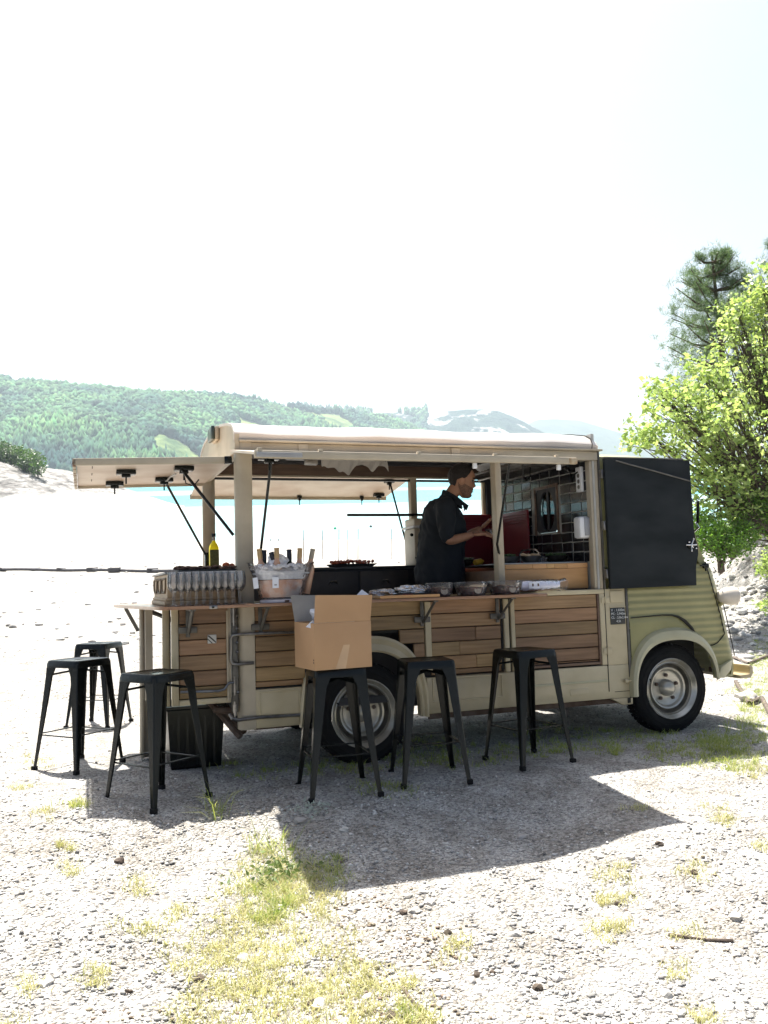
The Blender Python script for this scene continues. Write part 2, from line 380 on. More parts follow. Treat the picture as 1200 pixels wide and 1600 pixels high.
def rock(name, label, cat, x, y, r, mat, group=None, sc=(1, .8, .55), sub=2):
    m = MB(); rg = random.Random(int((x*7.1+y*3.3)*1000)); z = gz(x, y)
    ph = [rg.random()*6 for _ in range(4)]
    t = bmesh.ops.create_icosphere(m.bm, subdivisions=sub, radius=1)
    a = rg.random()*6.28
    for w in t['verts']:
        c = w.co.copy(); k = 1+.22*math.sin(3*c.x+ph[0])*math.cos(2.4*c.y+ph[1])+.13*math.sin(5*c.z+4*c.x+ph[2])+.08*rg.random()
        q = Vector((c.x*r*sc[0]*k, c.y*r*sc[1]*k, c.z*r*sc[2]*k)); q.rotate(Euler((0, 0, a))); w.co = q
    o = m.build(name, mat, smooth=28); put(o, (x, y, z+r*sc[2]*.35)); return tag(o, label, cat, group)
SP = [(637,1402),(660,1395),(672,1412),(693,1388),(648,1425),(722,1472),(762,1470),(805,1462),(835,1522),(870,1530),(790,1532),(905,1556),(735,1535),(690,1530),(655,1508),(640,1540),(985,1345),(470,1292),(538,1303),(540,1545),(497,1575),(512,1478),(380,1500),(575,1560),(455,1528),(1060,1480),(1110,1530),(1150,1440),(1000,1500),(1040,1555),(935,1340),(905,1460),(200,1470),(105,1445),(330,1440),(600,1330),(815,1310),(940,1585),(1140,1575),(70,1540)]
for k, (px, py) in enumerate(SP):
    x, y, z = slope_xy(px, py)
    rock('stone', 'loose pale stone lying on the gravel in front of the van', 'stone', x, y, random.uniform(.016, .034), stonem1, 'loose pale stones on the gravel')
for px, py in [(700,1460),(745,1525),(612,1590),(310,1533),(200,1552),(840,1545),(1085,1370),(186,1352),(1030,1322),(965,1414),(490,1572),(770,1522),(630,1428)]:
    x, y, z = slope_xy(px, py)
    rock('earth_clod', 'dark brown clod or pine cone lying on the gravel', 'clod', x, y, random.uniform(.012, .024), clodm, 'dark clods on the gravel', (1, .9, .7))
x, y, z = slope_xy(1166, 1096); rock('boulder', 'pale rounded boulder in the grass beyond the front wheel', 'boulder', x, y, .13, stonem1, None, (1, .7, .5), 3)
x, y, z = slope_xy(1172, 935); rock('boulder', 'grey boulder at the foot of the rubble bank behind the headlight', 'boulder', x, y, .3, stonem1, None, (1.2, .8, .6), 3)
for px, py, ra, lb in ((1180, 905, .35, 'largest grey rock, highest on the rubble bank at the right edge'), (1150, 925, .22, 'grey rock on the rubble bank just behind the headlight'), (1195, 950, .2, 'grey rock at the right edge, below the sapling on the bank'), (1160, 968, .16, 'small grey rock at the very foot of the rubble bank')):
    x, y, z = slope_xy(px, py); rock('bank_rock', lb, 'rock', x, y, ra, stonem1, 'rocks in the rubble bank', (1.2, .8, .6), 3)
# sticks and hoses
def stick(name, label, cat, pts, r, mat):
    P = []
    for k, (px, py) in enumerate(pts):
        x, y, z = slope_xy(px, py); P.append((x, y, z+r*1.2))
    o0 = Vector(P[0]); o = MB().tube([Vector(p)-o0 for p in P], r, 7).build(name, mat); put(o, o0); tag(o, label, cat)
barkm = pbr('bark', (.13, .10, .08), .9, col2=(.07, .055, .045), scale=12, stretch=(1, 1, .3), bump=.4, bscale=25)
stick('fallen_stick', 'thin dry stick lying on the gravel at the right', 'stick', [(1045, 1463), (1075, 1468), (1105, 1472), (1146, 1474)], .006, barkm)
stick('fallen_stick', 'short dry twig lying in the yellow grass near the bottom', 'stick', [(630, 1548), (640, 1562), (655, 1580)], .006, barkm)
stick('fallen_branch', 'dark fallen branch on the pale ground behind the bumper', 'branch', [(1146, 1012), (1165, 1008), (1185, 1010), (1197, 1007)], .022, barkm)
stick('fallen_branch', 'lower dark branch beside the grass behind the bumper', 'branch', [(1146, 1019), (1168, 1016), (1200, 1021)], .018, barkm)

# grass: blades in tufts
grassm = leaf_mat('grass_blades', (.27, .28, .11), (.50, .45, .27), (.4, .42, .3))
grassg = leaf_mat('green_grass_blades', (.10, .15, .035), (.28, .29, .10), (.9, .9, .6))
def grass(name, regs, mat, hh):
    PX = []; 
    for (cx, cy, rx, ry, cnt) in regs:
        for _ in range(cnt):
            a = random.random()*6.28; q = random.random()**.6
            x, y = pix(cx+rx*q*math.cos(a), cy+ry*q*math.sin(a), -.03)
            m = max(4, int(random.gauss(15, 6))); s = random.uniform(.010, .035)
            if random.random() > .54: continue
            for _ in range(m): PX.append((x+random.gauss(0, s), y+random.gauss(0, s), random.uniform(.5, 1)))
    PX = np.array(PX); N = len(PX)
    wx = np.stack([PX[:, 0], PX[:, 1], np.zeros(N)], -1) @ np.array(TILT.to_3x3()).T
    X, Y = wx[:, 0], wx[:, 1]; Z = hground(X, Y)
    a = rng.random(N)*6.28; h = hh*PX[:, 2]*(.5+rng.random(N)); w = .0010+.0014*rng.random(N); ln = (.2+1.3*rng.random(N))*h; h = h*(1-.35*rng.random(N)); b2 = rng.random(N)*6.28
    dx, dy = np.cos(a)*w, np.sin(a)*w; lx, ly = np.cos(b2)*ln, np.sin(b2)*ln
    B = np.stack([X, Y, Z-.004], -1); mid = np.stack([X+lx*.35, Y+ly*.35, Z+h*.6], -1); tip = np.stack([X+lx, Y+ly, Z+h*.95], -1); D = np.stack([dx, dy, 0*dx], -1)
    V = np.stack([B-D, B+D, mid+D*.8, mid-D*.8, tip], 1).reshape(-1, 3)
    F = (np.array([(0, 1, 2), (0, 2, 3), (3, 2, 4)])[None]+(np.arange(N)*5)[:, None, None]).reshape(-1, 3)
    o = place(npmesh(name, V, F, mat), name, None, world=True); tag(o, kind='stuff')
dry = [(420,1340,70,55,260),(350,1420,110,70,260),(450,1440,130,70,330),(560,1500,120,60,260),(390,1520,130,60,200),(330,1570,120,40,150),(600,1570,90,40,160),(480,1580,120,40,200),(430,1330,70,30,120),(490,1345,50,35,120),
 (120,1280,12,8,22),(75,1295,14,8,12),(105,1350,16,8,16),(215,1355,22,14,26),(205,1408,34,12,26),(150,1480,22,14,22),(45,1495,16,10,12),(15,1545,20,14,16),(60,1195,30,14,26),(30,1240,26,14,16),(100,1325,14,6,10),(40,1590,20,14,10),(270,1590,30,14,22),
 (960,1325,34,12,28),(960,1350,30,8,26),(950,1385,34,8,36),(1085,1328,32,9,30),(1130,1268,20,8,20),(990,1250,16,6,14),(1115,1250,26,8,20),(1060,1440,30,14,14),(930,1400,20,12,10),(1100,1500,20,10,10),(1115,1575,22,10,14),(1190,1300,18,8,12),(1080,1395,30,16,12),
 (700,1420,40,22,36),(640,1530,50,40,60),(660,1580,50,20,30),(1180,1195,40,20,60)]
green = [(430,1365,34,26,60),(520,1335,28,14,22),(395,1350,30,20,30),(420,1385,26,14,24),(115,1283,14,6,12),(640,1510,30,14,16),
 (1150,1180,60,22,200),(1080,1180,70,20,90),(1180,1130,30,40,170),(1010,1175,70,18,50),(640,1180,120,24,120),(520,1200,60,20,60),(880,1160,80,24,80),(1185,1060,24,30,160),(1160,1085,26,12,40),(1120,1165,40,16,120),(900,1180,60,12,60),(1190,1030,20,20,90),
 (560,1200,70,16,70),(700,1195,90,14,80),(430,1215,70,16,40),(330,1200,50,14,20),(820,1180,70,16,70),(980,1155,90,10,80),(600,1240,50,12,24),(285,1130,60,20,20),(510,1315,24,12,26)]
grass('dry_grass', dry, grassm, .038); grass('green_grass', green, grassg, .045)
grass('tall_grass', [(1170,1110,16,14,9),(1145,1150,20,10,6),(1095,1120,6,6,2),(345,1275,6,4,2),(340,1268,3,2,1),(420,1310,30,12,8),(960,1190,6,4,2)], grassg, .2)
# dry litter between the tufts
LP = []
for cx, cy, rx, ry, cnt in ((570,1510,90,60,420),(430,1560,160,50,420),(640,1420,60,40,150),(420,1330,90,40,200),(560,1400,60,40,180),(1090,1400,110,60,120),(680,1450,50,30,150),(200,1560,120,40,140),(520,1370,40,30,120),(820,1560,120,40,100)):
    for _ in range(int(cnt*.6)):
        x, y = pix(random.gauss(cx, rx*.8), random.gauss(cy, ry*.6), -.08); LP.append((x, y))
LP = np.array(LP); wx = np.stack([LP[:, 0], LP[:, 1], 0*LP[:, 0]], -1) @ np.array(TILT.to_3x3()).T
P = np.stack([wx[:, 0], wx[:, 1], hground(wx[:, 0], wx[:, 1])+.004], -1)
litm = pbr('dry_litter', (.32, .26, .19), .9, col2=(.15, .115, .08), scale=30, island=.5)
o = place(npmesh('dry_litter', *scatter(P, .003+.009*rng.random(len(P))**2, .45, OV, OF, .35), litm), 'dry_litter', None, world=True); tag(o, kind='stuff')
# the broad-leaved weed in the dry grass
weedm = leaf_mat('weed_leaf', (.06, .10, .03), (.14, .18, .07), (.5, .5, .35))
def leafcloud(P, size, wid, droop=.3):
    N = len(P); d = rng.normal(size=(N, 3)); d[:, 2] = d[:, 2]*.6-droop*.3; d /= np.linalg.norm(d, axis=1)[:, None]
    q = rng.normal(size=(N, 3)); w = np.cross(d, q); w /= np.linalg.norm(w, axis=1)[:, None]
    L = (size*(.45+1.0*rng.random(N)**1.5))[:, None]; Wd = L*wid; nrm = np.cross(d, w)
    a = P; m1 = P+d*L*.45+w*Wd*.5+nrm*L*.08; m2 = P+d*L*.45-w*Wd*.5+nrm*L*.08; t = P+d*L
    V = np.stack([a, m1, t, m2], 1).reshape(-1, 3); F = (np.array([(0, 1, 2, 3)])[None]+(np.arange(N)*4)[:, None, None]).reshape(-1, 4)
    return V, F
x, y, z = slope_xy(436, 1372); p0 = TILT @ Vector((x, y, z))
P = rng.normal(size=(230, 3))*np.array([.09, .07, .02])+np.array([p0.x, p0.y, p0.z+.04])
o = thing('weed_plant', 'x', 'weed', p0, world=True); P = P-np.array(p0)
place(npmesh('leaves', *leafcloud(P, .032, .45), weedm), 'leaves', None, o)
tag(o, 'low bright green leafy weed growing in the yellow grass', 'weed')
x, y, z = slope_xy(484, 1276); p0 = TILT @ Vector((x, y, z)); silver = leaf_mat('grey_leaf', (.2, .23, .2), (.3, .33, .3), (1, 1, 1))
o = thing('weed_plant', 'x', 'weed', p0, world=True)
place(npmesh('leaves', *leafcloud(rng.normal(size=(120, 3))*np.array([.06, .04, .012])+np.array([0, 0, .02]), .03, .4), silver), 'leaves', None, o)
tag(o, 'small silver grey weed at the foot of the boxed stool', 'weed')

# lake
M, n, l = nodemat('lake_water'); b = n['Principled BSDF']; tc = n.new('ShaderNodeTexCoord'); V = tc.outputs['Object']
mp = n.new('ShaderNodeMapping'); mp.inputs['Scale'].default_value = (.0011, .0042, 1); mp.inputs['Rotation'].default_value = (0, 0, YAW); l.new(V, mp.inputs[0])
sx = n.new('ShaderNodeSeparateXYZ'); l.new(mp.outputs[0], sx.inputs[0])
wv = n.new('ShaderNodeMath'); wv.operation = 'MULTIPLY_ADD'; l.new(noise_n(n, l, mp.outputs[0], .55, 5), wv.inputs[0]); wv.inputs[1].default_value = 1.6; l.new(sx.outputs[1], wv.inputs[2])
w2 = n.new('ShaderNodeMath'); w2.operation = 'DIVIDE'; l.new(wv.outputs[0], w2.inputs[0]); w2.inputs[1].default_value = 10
silt_glare, deep = (.33, .50, .51), (.05, .36, .42)      # milky water with sun glare painted into its colour, and clear lanes
c = ramp(n, l, w2.outputs[0], [(0, silt_glare), (.185, silt_glare), (.20, (.24, .54, .55)), (.215, silt_glare), (.275, silt_glare), (.285, deep), (.345, deep), (.36, silt_glare), (.385, silt_glare), (.40, deep), (.55, deep), (.60, (.4, .6, .62))]); l.new(c, b.inputs['Base Color'])
rr = n.new('ShaderNodeMapRange'); rr.inputs['To Min'].default_value = .12; rr.inputs['To Max'].default_value = .32; l.new(noise_n(n, l, mp.outputs[0], 1.1, 3), rr.inputs[0]); l.new(rr.outputs[0], b.inputs['Roughness'])
bp = n.new('ShaderNodeBump'); bp.inputs['Strength'].default_value = 1; bp.inputs['Distance'].default_value = .35; l.new(noise_n(n, l, V, .55, 6), bp.inputs['Height']); l.new(bp.outputs[0], b.inputs['Normal'])
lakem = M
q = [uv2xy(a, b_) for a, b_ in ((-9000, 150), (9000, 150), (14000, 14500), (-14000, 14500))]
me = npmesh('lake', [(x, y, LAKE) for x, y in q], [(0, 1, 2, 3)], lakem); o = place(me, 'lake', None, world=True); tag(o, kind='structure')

# hills: built at their real distances, skyline tables give bearing and height
def horizon_y(px): return 800+1340*math.tan(Cgp)-(px-600)*math.tan(R(.8))
Cgp = R(-2.99)
def hill(name, tab, Db, Dt, mat, rough=.06, cols=260, rows=46, shape=1.0, seed=0, nscale=6):
    px = np.linspace(tab[0][0], tab[-1][0], cols); yt = np.interp(px, [t[0] for t in tab], [t[1] for t in tab])
    db = Db(px) if callable(Db) else np.full(cols, float(Db)); dt = Dt(px) if callable(Dt) else np.full(cols, float(Dt))
    hy = 800+1340*math.tan(Cgp)-(px-600)*math.tan(R(.8))
    top = CW.z+(hy-yt)/1340*dt-LAKE; top = np.maximum(top, 2)
    r = np.concatenate([np.linspace(0, 1, rows), [1.1, 1.3, 1.6]])
    rr, pp = np.meshgrid(r, np.arange(cols), indexing='ij')
    f = np.where(rr <= 1, rr**shape, 1-(rr-1)*.75)
    D = db[pp]+(dt-db)[pp]*rr
    nz = fbm(px[pp]/1700*nscale*4+seed, rr*nscale*.5+seed, 5)
    z = top[pp]*(f+rough*4*nz*np.sin(np.clip(rr, 0, 1)*math.pi)+rough*.35*nz*(rr > .95))
    z = np.where(rr == 0, -4, z); Z = LAKE+z
    U = D*(px[pp]-600)/1340; X, Y = uv2xy(U, D)
    k, c = rr.shape; idx = np.arange(k*c).reshape(k, c)
    F = np.stack([idx[:-1, :-1], idx[:-1, 1:], idx[1:, 1:], idx[1:, :-1]], -1).reshape(-1, 4)
    o = place(npmesh(name, np.stack([X, Y, Z], -1).reshape(-1, 3), F, mat, 180), name, None, world=True); tag(o, kind='structure')
    return X, Y, Z, rr
def hillmat(name, stops, sc, cliff=None, csc=.004):
    M, n, l = nodemat(name); b = n['Principled BSDF']; b.inputs['Roughness'].default_value = .95; b.inputs['Specular IOR Level'].default_value = .1
    tc = n.new('ShaderNodeTexCoord'); V = tc.outputs['Object']; c = ramp(n, l, noise_n(n, l, V, sc, 8, .65), stops)
    if cliff:
        f = ramp(n, l, noise_n(n, l, V, csc, 9, .68), [(cliff, (0, 0, 0)), (cliff+.06, (1, 1, 1))])
        rk = ramp(n, l, noise_n(n, l, V, csc*9, 6), [(.3, (.30, .29, .28)), (.7, (.52, .51, .49))]); c = mix(n, l, f, c, rk)
    l.new(c, b.inputs['Base Color'])
    bp = n.new('ShaderNodeBump'); bp.inputs['Distance'].default_value = 25; bp.inputs['Strength'].default_value = 1; l.new(noise_n(n, l, V, sc*1.4, 8, .65), bp.inputs['Height']); l.new(bp.outputs[0], b.inputs['Normal'])
    return M
hm1 = hillmat('forest_floor', [(.40, (.05, .10, .035)), (.6, (.20, .26, .09))], .008)
hm2 = hillmat('limestone_hill', [(.35, (.012, .028, .028)), (.7, (.04, .07, .045))], .012, .54, .0045)
hm3 = hillmat('far_hill', [(.35, (.03, .05, .03)), (.7, (.07, .1, .05))], .004)
hm4 = hillmat('far_peak', [(.3, (.06, .09, .06)), (.7, (.2, .22, .2))], .002, .6, .001)
t1 = [(-900,560),(-400,570),(-100,585),(0,591),(30,601),(100,606),(170,613),(250,620),(300,620),(370,623),(420,634),(480,640),(540,647),(600,655),(640,668),(690,694),(750,735)]
H1 = hill('wooded_hill', t1, lambda p: 1900+np.maximum(0, p-250)*3.2, lambda p: 3000+np.maximum(0, p-250)*3.2, hm1, .05, seed=2)
t2 = [(300,650),(380,645),(430,640),(480,638),(520,641),(560,643),(600,646),(650,643),(700,643),(730,640),(770,640),(790,646),(820,660),(850,676),(900,700),(960,728)]
H2 = hill('limestone_hill', t2, 4300, 5200, hm2, .07, seed=9, nscale=10)
t4 = [(640,700),(740,690),(800,678),(840,656),(870,655),(905,658),(940,668),(980,680),(1060,690),(1200,680),(1500,660),(2100,640)]
H4 = hill('blue_ridge', t4, 6500, 8000, hm3, .06, seed=5)
t3 = [(560,690),(700,660),(800,642),(830,640),(855,636),(880,637),(900,648),(940,650),(980,655),(1030,656),(1200,640),(1500,650),(2100,640)]
H3 = hill('far_peak', t3, 10000, 12000, hm4, .05, seed=12)
# the wood that covers the near hill, crown by crown
crownm = pbr('forest_crown', (.07, .155, .055), .9, col2=(.012, .045, .04), scale=.004, island=.55, detail=4, spec=.1)  # some of the haze's blue is put into the darker crown tone
def wood(H, N, lo, hi, mat, prange, name, pw=1.0):
    X, Y, Z, rr = H; k, c = X.shape; kk = 45
    i = (rng.random(N)**pw*kk); j = prange[0]*(c-1)+rng.random(N)*(prange[1]-prange[0])*(c-1)
    i0 = np.minimum(i.astype(int), kk-1); j0 = np.minimum(j.astype(int), c-2); fi = i-i0; fj = j-j0
    def bl(A): return (A[i0, j0]*(1-fj)+A[i0, j0+1]*fj)*(1-fi)+(A[i0+1, j0]*(1-fj)+A[i0+1, j0+1]*fj)*fi
    P = np.stack([bl(X), bl(Y), bl(Z)], -1); g = fbm(P[:, 0]*.004, P[:, 1]*.004, 4)
    kp = (g > -.15) & (P[:, 2] > LAKE+2); P = P[kp]; n = len(P); size = lo+(hi-lo)*rng.random(n)
    conif = (fbm(P[:, 0]*.0022+5, P[:, 1]*.0022, 3) > .04)
    P[:, 2] += size*.8
    V, F = scatter(P, size, 1.15, IV, IF, .3)
    V = V.reshape(n, -1, 3); V[conif, :, 2] += (V[conif, :, 2]-P[conif, None, 2])*.7; V[conif, :, :2] = P[conif, None, :2]+(V[conif, :, :2]-P[conif, None, :2])*.7
    o = place(npmesh(name, V.reshape(-1, 3), F, mat), name, None, world=True); tag(o, kind='stuff')
wood(H1, 26000, 7, 14, crownm, (.42, 1.0), 'hillside_wood', .9)
wood(H2, 4200, 10, 17, crownm, (.0, .56), 'hilltop_wood', .8)

# the rocky headland on the left
M, n, l = nodemat('headland_rock'); b = n['Principled BSDF']; b.inputs['Roughness'].default_value = .95; tc = n.new('ShaderNodeTexCoord'); V = tc.outputs['Object']
mp = n.new('ShaderNodeMapping'); mp.inputs['Scale'].default_value = (1, 1, 4); l.new(V, mp.inputs[0]); sx = n.new('ShaderNodeSeparateXYZ'); l.new(V, sx.inputs[0])
rk = ramp(n, l, noise_n(n, l, mp.outputs[0], .16, 9, .65), [(.35, (.06, .058, .055)), (.52, (.22, .21, .2)), (.68, (.5, .48, .45))])
bed = ramp(n, l, noise_n(n, l, mp.outputs[0], .05, 5), [(.3, (.44, .43, .40)), (.7, (.60, .585, .55))])
# pale drained silt below the old waterline, bare rock above it
zz_ = n.new('ShaderNodeMath'); zz_.operation = 'MULTIPLY_ADD'; l.new(noise_n(n, l, V, .03, 5), zz_.inputs[0]); zz_.inputs[1].default_value = 14; l.new(sx.outputs[2], zz_.inputs[2])
mr = n.new('ShaderNodeMapRange'); mr.inputs['From Min'].default_value = LAKE+13.5; mr.inputs['From Max'].default_value = LAKE+17.5; l.new(zz_.outputs[0], mr.inputs[0])
c = mix(n, l, mr.outputs[0], bed, rk); l.new(c, b.inputs['Base Color'])
bp = n.new('ShaderNodeBump'); bp.inputs['Strength'].default_value = .8; bp.inputs['Distance'].default_value = 2; l.new(noise_n(n, l, V, .25, 7), bp.inputs['Height']); l.new(bp.outputs[0], b.inputs['Normal'])
hd = M
pu = np.linspace(-330, -60, 110); pv = np.linspace(285, 520, 70); U, V2 = np.meshgrid(pu, pv)
h = 22*ss(-96, -178, U)*ss(305, 372, V2)*ss(520, 440, V2)+5.5*ss(-70, -150, U)*ss(292, 345, V2)*ss(520, 400, V2)-2.2
h = h*(1+.5*fbm(U*.03, V2*.03, 5))+1.6*fbm(U*.09, V2*.09, 4)*ss(300, 330, V2); X, Y = uv2xy(U, V2)
nr, nc = U.shape; idx = np.arange(nr*nc).reshape(nr, nc); F = np.stack([idx[:-1, :-1], idx[:-1, 1:], idx[1:, 1:], idx[1:, :-1]], -1).reshape(-1, 4)
HL = LAKE+h; o = place(npmesh('headland', np.stack([X, Y, HL], -1).reshape(-1, 3), F, hd, 40), 'headland', None, world=True); tag(o, kind='structure')
dkleaf = leaf_mat('dark_leaf', (.022, .045, .014), (.05, .085, .02), (.6, .7, .3))
def headland_h(u, v):
    i = np.abs(pv-v).argmin(); j = np.abs(pu-u).argmin(); return HL[i, j]
first = None
for k in range(40):
    v = random.uniform(362, 440); u = v*random.uniform(-.475, -.402); x, y = uv2xy(u, v); z = headland_h(u, v)
    t = thing('headland_tree', 'small dark green tree on the rocky headland across the water', 'tree', (x, y, z-.3), random.random()*6, 'trees on the rocky headland', world=True)
    s = random.uniform(2.8, 4.4)
    P = rng.normal(size=(260, 3)); P /= np.linalg.norm(P, axis=1)[:, None]; P *= (rng.random((260, 1))**.35)*np.array([s, s, s*1.15]); P[:, 2] += s*1.3
    place(npmesh('crown', *leafcloud(P, 1.1, .7), dkleaf), 'crown', None, t); MB().tube([(0, 0, 0), (.1, 0, s), (0, .1, s*1.6)], [.25, .2, .08], 6).build('trunk', barkm, t)

# far things on water and beach
dkplast = pbr('grey_float', (.09, .09, .10), .6, col2=(.05, .05, .055), scale=5)
bt = thing('floating_boom', 'long grey floating boom stranded across the pale beach', 'boom', world=True)
L = []
for px in range(-260, 420, 6):
    v = 50.0-(px*.022); u = v*(px-600)/1340; x, y = uv2xy(u, v); L.append((x, y, float(hground(x, y, False))+.13+.02*math.sin(px*.05)))
MB().tube(L, .085, 8).build('boom_pipe', dkplast, bt)
for px in list(range(-240, 400, 47)):
    v = 50-(px*.022); u = v*(px-598+random.gauss(0, 4))/1340; x, y = uv2xy(u, v); z = float(hground(x, y, False))
    k = random.uniform(.7, 1.1); MB(Matrix.Translation((x, y, z+.13+.03*random.random())) @ Matrix.Rotation(-YAW+random.gauss(0, .12), 4, 'Z') @ Matrix.Rotation(random.gauss(0, .1), 4, 'Y')).box(-.30*k, .30*k, -.15, .15, -.13*k, .13*k, .04).build('float', dkplast, bt)
for px, v, lb in ((473, 61, 'thin grey pole nearest the ice bucket'), (528, 58, 'leaning thin pole over the left half of the tomato tray'), (541, 66, 'thin upright pole over the middle of the tomato tray'), (558, 59, 'thin pole over the right half of the tomato tray'), (503, 67, 'thin pole between the ice bucket and the tomato tray'), (610, 64, 'thin pole nearest the coffee machine')):
    u = v*(px-600)/1340; x, y = uv2xy(u, v); z = float(hground(x, y, False))
    o = MB(Matrix.Translation((x, y, z))).tube([(0, 0, -.1), (.05*(px > 520), 0, 2.3)], .03, 6).build('marker_pole', dkplast, None, world=True)
    tag(o, lb+', on the beach', 'pole', 'thin poles on the beach')
def kayak(px, py, c, label, L=2.6):
    v = 20*1340/(py-(800+1340*math.tan(Cgp)-(px-600)*.014)); u = v*(px-600)/1340; x, y = uv2xy(u, v)
    t = thing('kayak', label, 'kayak', (x, y, LAKE), -YAW+.05, world=True)
    m = pbr('kayak_'+label.split()[0], c, .4)
    MB().loft([[(L*.5*a, .36*w*math.cos(q), .16+.02*abs(a)*9*.5+.2*w*math.sin(q)*.8) for q in np.linspace(0, 6.283, 11)[:-1]] for a, w in ((-1, .05), (-.7, .6), (-.2, 1), (.2, 1), (.7, .6), (1, .05))]).build('hull', m, t)
    MB().ball((0, 0, .62), .2, 2, (1, 1, 1.6)).ball((0, 0, 1.05), .12, 2).build('paddler', dkplast, t)
kayak(422, 848, (.6, .05, .08), 'red kayak with a paddler out on the bright lake'); kayak(434, 848, (.02, .35, .3), 'turquoise kayak beside the red one out on the lake')
for px, py, c, lb in ((523, 827, (.02, .3, .15), 'green buoy floating on the bright lake'), (579, 824, (.06, .06, .06), 'dark buoy floating on the bright lake right of the green one')):
    v = 20*1340/(py-(800+1340*math.tan(Cgp)-(px-600)*.014)); u = v*(px-600)/1340; x, y = uv2xy(u, v)
    o = MB(Matrix.Translation((x, y, LAKE+.25))).lathe((0, 0, 0), [(.1, -.4), (.45, -.2), (.5, .1), (.3, .4), (.05, .6)], 12).build('buoy', pbr('buoy_'+lb[:4], c, .5), None, world=True); tag(o, lb, 'buoy')

# ------------------------------------------------------------------ trees on the right
lime = leaf_mat('lime_leaf', (.075, .115, .035), (.205, .24, .10), (1.75, 1.8, 1.2))
green2 = leaf_mat('shrub_leaf', (.035, .08, .014), (.08, .14, .025), (1.4, 1.5, .6))
def at_px(px, py, v):
    c = Vector(((px-600)*v/1340, (800-py)*v/1340, v)); q = Cg @ c + CW
    return np.array(q)
def leafy(name, label, cat, base, ells, nclus, per, lsize, wid, mat, limb_r, spread, group=None):
    """trunk, limbs that reach into each mass of the crown, twigs to leaf clusters"""
    base = np.array(base); t = thing(name, label, cat, Vector(base), 0, group, world=True)
    cl = []
    tot = sum(e[3] for e in ells)
    wood_ = MB(); limbs = []
    for (c, r, dz, w) in ells:
        c = np.array(c)-base; mid = c*np.array([.35, .35, .55]); pts = [np.zeros(3), mid*.5+np.array([0, 0, .15]), mid, c]
        P = [Vector(p) for p in pts]; Q = []
        for i in range(13):
            s = i/12*3; k = min(int(s), 2); f = s-k; Q.append(P[k].lerp(P[k+1], f)+Vector((random.gauss(0, .04), random.gauss(0, .04), random.gauss(0, .03)))*(i > 0))
        rr = [limb_r*(1-.85*i/12) for i in range(13)]; wood_.tube(Q, rr, 7); limbs.append([np.array(q) for q in Q[5:]])
        n = int(nclus*w/tot)
        for _ in range(n):
            d = rng.normal(size=3); d /= np.linalg.norm(d); q = rng.random()**.45
            p = c+d*np.array([r, r, dz])*q; cl.append(p)
            if rng.random() < .5:
                a = limbs[-1][rng.integers(len(limbs[-1]))]; m_ = (a+p)/2+rng.normal(size=3)*.08
                wood_.tube([Vector(a), Vector(m_), Vector(p)], [limb_r*.16, limb_r*.1, limb_r*.04], 4, cap=False)
    wood_.build('trunk', barkm, t)
    cl = np.array(cl); P = np.repeat(cl, per, 0)+rng.normal(size=(len(cl)*per, 3))*spread
    place(npmesh('crown', *leafcloud(P, lsize, wid), mat), 'crown', None, t)
    return t
v = 14.5; k = v/1340
def E(px, py, rx, ry, w, dv=0): return (at_px(px, py, v+dv), rx*k, ry*k, w)
leafy('deciduous_tree', 'broad lime green leafy tree standing behind the front of the van', 'tree', at_px(1238, 905, v), [
    E(1150,690,95,105,10), E(1190,560,85,100,8,.5), E(1240,690,110,180,10,.8), E(1075,660,62,70,5,-.4), E(1125,770,62,62,5,-.5), E(1010,680,38,24,1.6,-.3), E(1040,625,38,38,2), E(1193,452,26,50,1.7,.4),
    E(1180,800,50,60,4,.3), E(1105,590,38,50,2.6,.2), E(1240,470,50,90,4,1), E(1160,500,40,46,2,.5)], 1120, 13, .10, .6, lime, .10, .075)
v = 13.2; k = v/1340
leafy('shrub', 'dense dark green bush at the foot of the bank behind the headlight', 'bush', at_px(1125, 895, v), [E(1118,845,46,32,4), E(1150,835,36,34,3,.5), E(1090,820,34,34,2,.4), E(1185,800,36,40,3,1)], 620, 16, .05, .55, green2, .03, .06)
v = 12; k = v/1340
leafy('sapling', 'young bright green sapling on the rubble at the right edge', 'sapling', at_px(1203, 900, v), [E(1200,882,14,20,2), E(1196,944,9,6,.6)], 50, 12, .06, .55, lime, .012, .05)
